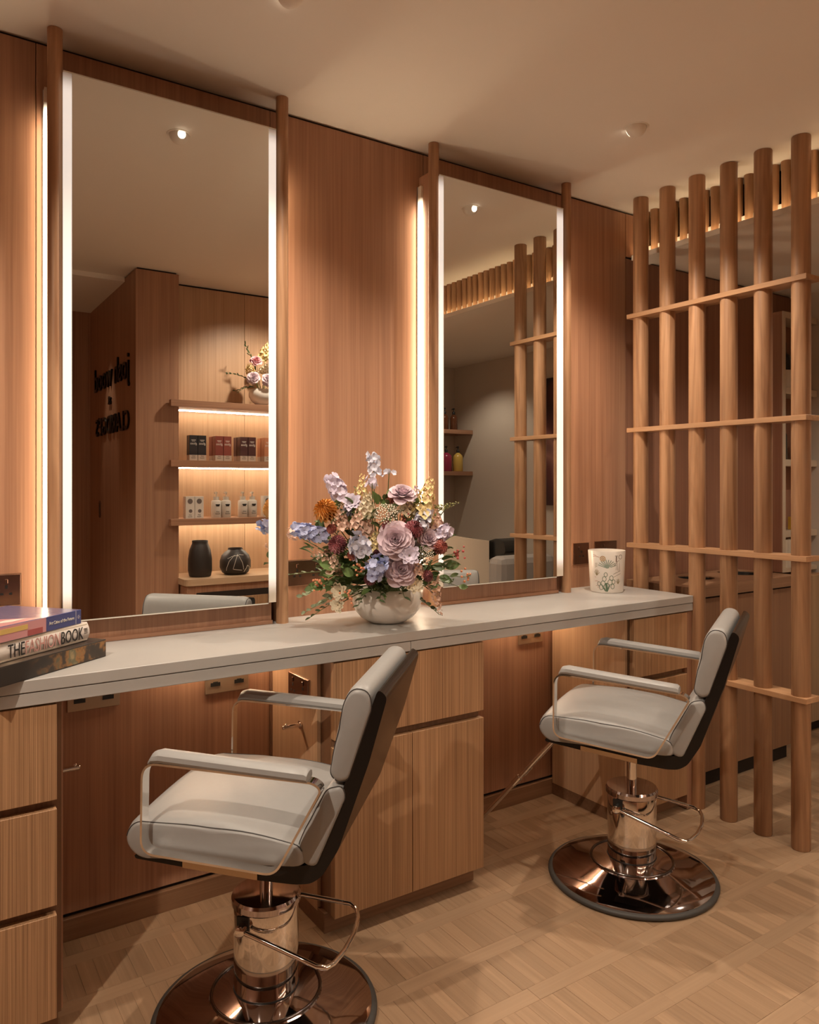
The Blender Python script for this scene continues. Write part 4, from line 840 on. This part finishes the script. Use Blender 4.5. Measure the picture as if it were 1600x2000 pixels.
t = box('product_box', 4.068, 4.128, 2.312, 2.36, SHZ[2]+0.0005, SHZ[2]+0.070, plain('yellow_card', (0.62, 0.36, 0.05), 0.5), None, 0.001); tag(t, 'small yellow box on the lower shelf', 'box')
t = box('product_box', 4.130, 4.180, 2.314, 2.36, SHZ[2]+0.0005, SHZ[2]+0.068, plain('pink_card', (0.55, 0.36, 0.26), 0.5), None, 0.001); tag(t, 'small pinkish box right of the yellow one', 'box')
for k, (x, lab) in enumerate(((3.955, 'tall pale box against the side panel on the lowest shelf'), (3.987, 'tall pale box second from the side panel on the lowest shelf'), (4.075, 'pale labelled box behind the screen bar on the lowest shelf'), (4.127, 'pale labelled box farthest right on the lowest shelf'))):
    t = tag(empty('product_box', (x, 2.345, 0.9045)), lab, 'box', 'pale boxes on the lowest shelf')
    box('carton', 0, 0.029 if k < 2 else 0.036, -0.035, 0.02, 0, 0.15, LABELW, t, 0.0008); box('printed_mark', 0.008, 0.018, -0.0356, -0.0348, 0.055, 0.063, INK, t)

# ------------------------------------------------------------------ product shelves opposite the mirrors
for z, lab in ((1.865, 'top oak wall shelf carrying the small flower bowl'), (1.500, 'middle oak wall shelf carrying the gloss boxes'), (1.143, 'lowest oak wall shelf carrying white cartons and pump bottles')):
    t = tag(empty('wall_shelf', (2.1, -0.1, z)), lab, 'shelf', 'product shelves opposite the mirrors')
    box('board', -0.693, 0.80, -0.138, 0.110, -0.040, 0, OAKX, t, 0.001)
    box('front_lip', -0.757, 0.80, 0.1105, 0.150, -0.040, 0, OAKX, t, 0.001)
    box('led_strip', -0.68, 0.79, -0.070, -0.055, -0.047, -0.0405, LEDSHELF, t)
sb = tag(empty('sideboard', (2.0, -0.05, 0)), 'pale oak sideboard with rounded top corners below the product shelves', 'sideboard')
tp = rounded([(-0.60, -0.185), (0.80, -0.185), (0.80, 0.205), (-0.60, 0.205)], [0.005, 0.02, 0.02, 0.045], 5)
MB().slices([[(p.x, p.y, z) for p in tp] for z in (0.745, 0.748, 0.780, 0.783)]).out('top', wood('pale_oak', 'x', (0.45, 0.29, 0.17), (0.60, 0.42, 0.27)), sb)
box('frame', -0.585, 0.79, -0.18, 0.185, 0.06, 0.744, OAK, sb, 0.004); box('plinth', -0.57, 0.78, -0.17, 0.15, 0, 0.0595, GAP, sb)
for a, b in ((-0.50, -0.075), (-0.07, 0.355), (0.36, 0.77)): box('door', a, b, 0.1855, 0.196, 0.08, 0.66, VENEER, sb, 0.001)
box('finger_rail', -0.53, 0.78, 0.1855, 0.189, 0.662, 0.70, GAP, sb)
def gbox(x, y, z, col, lab, grp, text='gloss'):
    t = tag(empty('product_box', (x, y, z+0.0005)), lab, 'box', grp)
    mm = plain('gloss_'+col, dict(black=(0.02, 0.02, 0.025), red=(0.24, 0.06, 0.045), maroon=(0.075, 0.03, 0.03), orange=(0.50, 0.20, 0.10))[col], 0.3)
    box('carton', -0.0255, 0.0255, -0.055, 0, 0.034, 0.155, mm, t, 0.0006); box('carton_foot', -0.0255, 0.0255, -0.055, 0, 0, 0.0338, plain('gloss_pale', (0.50, 0.40, 0.32), 0.35), t, 0.0006)
    text_mesh('lettering', text, 0.021, OFFWHITE, t, frame_m((0, 0.0002, 0.098), (-1, 0, 0), (0, 0, 1)), 0.0004, 'CENTER')
    box('small_print', -0.014, 0.014, 0, 0.0006, 0.124, 0.127, OFFWHITE, t); box('small_print', -0.010, 0.010, 0, 0.0006, 0.118, 0.120, OFFWHITE, t)
    text_mesh('lettering', 'josh\nwood', 0.011, INK, t, frame_m((0, 0.0002, 0.024), (-1, 0, 0), (0, 0, 1)), 0.0003, 'CENTER')
for k, col in enumerate(('black', 'red', 'maroon', 'orange', 'black', 'red', 'maroon')):
    for j in range(2):
        xx_ = 1.490+0.054*j+0.163*k
        if xx_ > 2.75: continue
        gbox(xx_, 0.02, 1.500, col, ('%s gloss carton, %s of its pair on the middle shelf%s' % (col, ('left', 'right')[1-j], '' if k < 4 else ', past the mirror edge')), 'gloss cartons on the middle shelf')
        if k in (1, 2, 3): gbox(xx_, -0.045, 1.500, col, '%s gloss carton behind the %s one of the front pair on the middle shelf' % (col, ('left', 'right')[1-j]), 'gloss cartons on the middle shelf')
def wcarton(x, lab):
    t = tag(empty('white_carton', (x, 0.0, 1.1435)), lab, 'box', 'white cartons on the lowest shelf')
    box('carton', -0.0275, 0.0275, -0.05, 0, 0, 0.135, OFFWHITE, t, 0.0006)
    shade_auto(MB().tube([(0, 0, 0.105), (0, 0.0006, 0.105)], 0.016, 20).out('round_print', plain('grey_ink', (0.16, 0.13, 0.12), 0.5), t)); shade_auto(MB().tube([(0.003, 0, 0.045), (0.003, 0.0006, 0.045)], 0.011, 14).out('round_print', plain('grey_ink', (0.16, 0.13, 0.12), 0.5), t))
    text_mesh('lettering', 'josh\nwood', 0.011, INK, t, frame_m((0, 0.0002, 0.018), (-1, 0, 0), (0, 0, 1)), 0.0003, 'CENTER')
for i, x in enumerate((1.475, 1.532, 1.985, 2.042)): wcarton(x, 'white carton with grey discs, '+('leftmost on', 'second on', 'third on', 'rightmost on')[i]+' the lowest shelf')
def wpump(x, lab):
    t = bottle('pump_bottle', lab, 'bottle', 'white pump bottles on the lowest shelf', (x, -0.03, 1.1435), [('body', OFFWHITE, [(0.001, 0), (0.029, 0), (0.031, 0.003), (0.031, 0.100), (0.027, 0.108), (0.015, 0.110)]), ('collar', OFFWHITE, [(0.018, 0.1102), (0.018, 0.132)])], None, pump=(0.132, OFFWHITE, 0.03))
    text_mesh('lettering', 'josh\nwood', 0.013, INK, t, frame_m((0, 0.0312, 0.034), (-1, 0, 0), (0, 0, 1)), 0.0004, 'CENTER')
    box('small_print', -0.014, 0.014, 0.0305, 0.0316, 0.085, 0.078, INK, t); box('small_print', -0.010, 0.010, 0.0305, 0.0316, 0.079, 0.071, INK, t)
for i, x in enumerate((1.650, 1.714, 1.826, 1.890)): wpump(x, 'white pump bottle, '+('first', 'second', 'third', 'fourth')[i]+' from the pier on the lowest shelf')
tall = tag(empty('vase', (1.535, 0.005, 0.7835)), 'tall matt black vase with shoulders on the sideboard', 'vase')
MB_ = plain('matt_black', (0.022, 0.016, 0.013), 0.5)
shade_auto(MB().lathe([(0.001, 0), (0.058, 0), (0.066, 0.006), (0.073, 0.04), (0.072, 0.11), (0.064, 0.165), (0.052, 0.195), (0.048, 0.203), (0.048, 0.222), (0.044, 0.222), (0.044, 0.20), (0.001, 0.19)], 40).out('vase_body', MB_, tall), 50)
rv = tag(empty('vase', (1.765, 0.0, 0.7835)), 'round matt black vase with white scribbled lines on the sideboard', 'vase')
RP = [(0.001, 0), (0.06, 0), (0.082, 0.012), (0.097, 0.045), (0.097, 0.085), (0.086, 0.12), (0.062, 0.145), (0.048, 0.153), (0.044, 0.158), (0.046, 0.166), (0.042, 0.166), (0.040, 0.15), (0.001, 0.14)]
shade_auto(MB().lathe(RP, 44).out('vase_body', MB_, rv), 50)
def rad_at(z):
    for (r0, z0), (r1, z1) in zip(RP[1:8], RP[2:9]):
        if z0 <= z <= z1: return r0+(r1-r0)*(z-z0)/(z1-z0)
    return 0.05
for pts in ([(-1.0, 0.03), (-0.75, 0.09), (-0.45, 0.125), (-0.1, 0.12), (0.1, 0.08), (0.25, 0.02)], [(-0.2, 0.13), (-0.35, 0.09), (-0.5, 0.04), (-0.2, 0.035), (0.2, 0.03)], [(0.3, 0.02), (0.5, 0.06), (0.7, 0.05), (0.9, 0.02)], [(0.3, 0.125), (0.0, 0.128), (-0.6, 0.118), (-1.0, 0.10)]):
    PP = []
    for i in range(len(pts)-1):
        for k in range(4): PP.append((pts[i][0]+(pts[i+1][0]-pts[i][0])*k/4, pts[i][1]+(pts[i+1][1]-pts[i][1])*k/4))
    MB().tube([((rad_at(z)+0.0006)*math.sin(a), (rad_at(z)+0.0006)*math.cos(a), z) for a, z in PP], 0.0014, 5).out('white_line', OFFWHITE, rv)
# small flower bowl on the top shelf
fb = tag(empty('flower_bowl', (1.955, -0.03, 1.8655)), 'small white bowl of flowers on the top product shelf', 'bowl')
shade_auto(MB().lathe([(0.001, 0), (0.035, 0), (0.038, 0.008), (0.066, 0.03), (0.082, 0.06), (0.083, 0.085), (0.076, 0.105), (0.072, 0.104), (0.078, 0.08), (0.06, 0.04), (0.001, 0.03)], 40).out('bowl_body', WHITE, fb), 55)
FB = Vector((1.955, -0.03, 1.965)); G2 = 'stems in the small flower bowl'
def put2(name, lab, cat, dx, dy, dz, parts):
    h = FB+Vector((dx, dy, dz)); plant(name, lab, cat, G2, FB+Vector((dx*0.2, dy*0.2, 0)), h, Vector((dx, dy+0.12, dz*0.6)), parts, bend=0.01)
put2('rose', 'mauve rose low at the left of the small flower bowl', 'rose', -0.085, 0.07, 0.07, [('petals', f_rose(0.036), FM['mauve'])])
put2('rose', 'mauve rose low in front of the small flower bowl', 'rose', 0.0, 0.10, 0.06, [('petals', f_rose(0.036), FM['mauve'])])
put2('rose', 'mauve rose at the right of the small flower bowl', 'rose', 0.09, 0.07, 0.08, [('petals', f_rose(0.036), FM['mauve'])])
put2('rose', 'pink rose high in the small flower bowl', 'rose', -0.05, 0.03, 0.19, [('petals', f_rose(0.034), FM['pink'])])
put2('stock', 'yellow stock at the left of the small flower bowl', 'stock', -0.10, 0.04, 0.13, [('florets', f_snap(0.09, 22, 0.030), FM['yellow'])])
put2('stock', 'yellow stock at the centre of the small flower bowl', 'stock', 0.0, 0.08, 0.14, [('florets', f_snap(0.09, 22, 0.030), FM['cream'])])
put2('stock', 'tall yellow stock at the top of the small flower bowl', 'stock', 0.03, 0.0, 0.27, [('florets', f_snap(0.13, 26, 0.034), FM['yellow'])])
put2('lace_flower', 'pale lace flower in the small flower bowl', 'lace flower', 0.05, 0.05, 0.20, [('umbel', f_lace(0.03), FM['white'])])
for lab, d, n in (('dark leafy sprig spreading left from the small flower bowl', (-0.24, 0.03, 0.09), 14), ('dark leafy sprig drooping left from the small flower bowl', (-0.19, 0.06, -0.03), 12), ('leafy sprig rising above the small flower bowl', (-0.11, 0.0, 0.29), 12), ('leafy sprig at the right of the small flower bowl', (0.2, 0.04, 0.12), 12)):
    sprig('leaf_sprig', lab, 'foliage', G2, FB, FB+Vector(d), n, 0.045, 0.013, DLEAF, 0.015)
# sign on the pier and the flush handle
INKB = plain('sign_bronze', (0.025, 0.018, 0.012), 0.3, 0.8)
def sign(body, y, z, size, lab, sx, w_):
    M = frame_m((1.144, y, z), (0, -1, 0), (0, 0, 1))
    o = text_mesh('wall_lettering', body, size, INKB, None, M, 0.006, 'LEFT', 0, 1.0, sx); tag(o, lab, 'lettering', 'dark lettering on the pier')
sign('josh wood', -0.13, 2.005, 0.235, 'dark metal letters of the top line on the pier', 1.0, 1.0)
sign('at', -0.615, 1.885, 0.10, 'small dark metal word in the middle line on the pier', 1.0, 1.0)
sign("CLARIDGE'S", -0.13, 1.690, 0.175, 'dark metal capitals of the bottom line on the pier', 1.02, 1.0)
hd = tag(empty('flush_handle', (1.1495, -0.98, 1.18)), 'small upright bronze flush handle below the lettering', 'handle')
MB().slices([[(x, p.x, p.y) for p in rounded([(-0.022, -0.06), (0.022, -0.06), (0.022, 0.06), (-0.022, 0.06)], 0.02, 4)] for x in (0, -0.004)]).out('plate', BRONZE, hd)
MB().slices([[(x, p.x, p.y) for p in rounded([(-0.010, -0.042), (0.010, -0.042), (0.010, 0.042), (-0.010, 0.042)], 0.009, 4)] for x in (-0.0042, -0.0048)]).out('recess', BLACK, hd)

# ------------------------------------------------------------------ wash area seen in the farther mirror
for z, lab in ((1.838, 'upper oak corner shelf with amber bottles'), (1.470, 'lower oak corner shelf with coloured pump bottles')):
    t = tag(empty('corner_shelf', (4.03, -0.86, z)), lab, 'shelf', 'oak shelves in the corner')
    tp = rounded([(-0.30, -0.138), (0.228, -0.138), (0.228, 0.135), (-0.30, 0.135)], [0.003, 0.003, 0.003, 0.03], 4)
    MB().slices([[(p.x, p.y, zz) for p in tp] for zz in (-0.036, 0)]).out('board', OAKX, t)
AMB = plain('amber_glass', (0.10, 0.035, 0.015), 0.15)
def cbottle(x, y, z, mat, lab, r, h, tall_):
    bottle('pump_bottle', lab, 'bottle', 'pump bottles on the corner shelves', (x, y, z+0.0005), [('body', mat, [(0.001, 0), (r-0.002, 0), (r, 0.003), (r, h*0.74), (r*0.85, h*0.86), (0.013, h)]), ('collar', BLACK, [(0.013, h+0.0003), (0.014, h+0.02), (0.011, h+0.026)])], None, pump=(h+0.026, BLACK, 0.028))
cbottle(3.985, -0.78, 1.838, AMB, 'amber pump bottle in front of the corner on the upper corner shelf', 0.034, 0.135, 1)
cbottle(4.085, -0.78, 1.838, AMB, 'darker amber pump bottle nearer the wall on the upper corner shelf', 0.034, 0.135, 1)
cbottle(4.00, -0.775, 1.470, plain('magenta_bottle', (0.30, 0.03, 0.07), 0.2), 'magenta pump bottle on the lower corner shelf', 0.050, 0.165, 1)
cbottle(4.125, -0.77, 1.470, plain('yellow_bottle', (0.62, 0.42, 0.10), 0.2), 'yellow pump bottle on the lower corner shelf', 0.044, 0.165, 1)
pt = tag(empty('painting', (4.2595, 0.36, 1.69)), 'dark painting with pinkish curves on the cream wall behind the screen', 'painting')
box('canvas', -0.025, 0, -0.16, 0.16, -0.50, 0.50, painted('canvas_paint', [(0.35, (0.03, 0.02, 0.02)), (0.5, (0.12, 0.04, 0.04)), (0.62, (0.34, 0.17, 0.14)), (0.75, (0.10, 0.05, 0.05))], 2.5, detail=1), pt, 0.002)
# backwash station
ws = tag(empty('wash_unit', (3.62, 0.05, 0)), 'curved cream basin surround with a black basin in the wash area', 'basin unit')
arcp = [(0.36*math.cos(a)*0.9, 0.40*math.sin(a)) for a in [PI*0.62+PI*1.05*k/18 for k in range(19)]]
v = []; f = []
for k, (x, y) in enumerate(arcp):
    top = 1.0-0.08*abs(k-7)/11
    for q in (1.0, 0.90):
        for z in (0.0, top): v.append((x*q, y*q, z))
for k in range(18):
    a = k*4; b = a+4
    f += [(a, b, b+1, a+1), (a+2, a+3, b+3, b+2), (a+1, b+1, b+3, a+3), (a, a+2, b+2, b)]
f += [(0, 1, 3, 2), (72, 74, 75, 73)]
shade_auto(mesh_obj('surround', v, f, plain('cream_shell', (0.60, 0.50, 0.39), 0.35), ws), 50)
shade_auto(MB().lathe([(0.06, 0.0), (0.09, 0.02), (0.08, 0.5), (0.15, 0.62), (0.20, 0.72), (0.205, 0.76), (0.195, 0.76), (0.15, 0.65), (0.001, 0.60)], 36, (0.0, 0.02, 0)).out('basin', BLACK, ws), 50)
MB().slices([[(x, y, z) for y, z in rounded([(0.30, 0.80), (0.52, 0.87), (0.50, 0.95), (0.42, 0.97), (0.28, 0.93)], 0.03, 3)] for x in (-0.09, 0.09)]).out('neck_rest', BLACK, ws)
wc = tag(empty('wash_chair', (3.62, 0.86, 0)), 'grey upholstered wash chair behind the screen', 'chair')
GREYF = plain('grey_fabric', (0.30, 0.265, 0.24), 0.7)
box('back', -0.26, 0.26, -0.30, -0.14, 0.40, 0.86, GREYF, wc, 0.05); box('seat', -0.26, 0.26, -0.135, 0.38, 0.24, 0.44, GREYF, wc, 0.05)
for s in (-1, 1): box('arm', s*0.31-0.045, s*0.31+0.045, -0.28, 0.34, 0.05, 0.66, GREYF, wc, 0.03)
box('plinth', -0.24, 0.24, -0.24, 0.30, 0, 0.2395, BLACK, wc)
tw = tag(empty('towel', (3.30, -0.10, 0)), 'rolled white towel on the small black stand in the wash area', 'towel')
tw.location = (3.16, 0.02, 0.60)
shade_auto(MB().tube([(0, -0.14, 0.055), (0, -0.13, 0.055), (0, 0.13, 0.055), (0, 0.14, 0.055)], [0.04, 0.055, 0.055, 0.04], 20).out('roll', OFFWHITE, tw), 50)
shade_auto(MB().tube([(0, -0.132, 0.055), (0, -0.148, 0.055)], [0.03, 0.02], 16).out('roll_end', plain('towel_fold', (0.62, 0.58, 0.52), 0.8), tw), 50)
stn = tag(empty('side_stand', (3.16, 0.02, 0)), 'small black stand under the rolled towel', 'stand')
box('top', -0.09, 0.09, -0.17, 0.17, 0.575, 0.5995, BLACK, stn, 0.004); shade_auto(MB().lathe([(0.09, 0), (0.09, 0.01), (0.016, 0.014), (0.016, 0.5748)], 24).out('stem', BLACK, stn), 40)
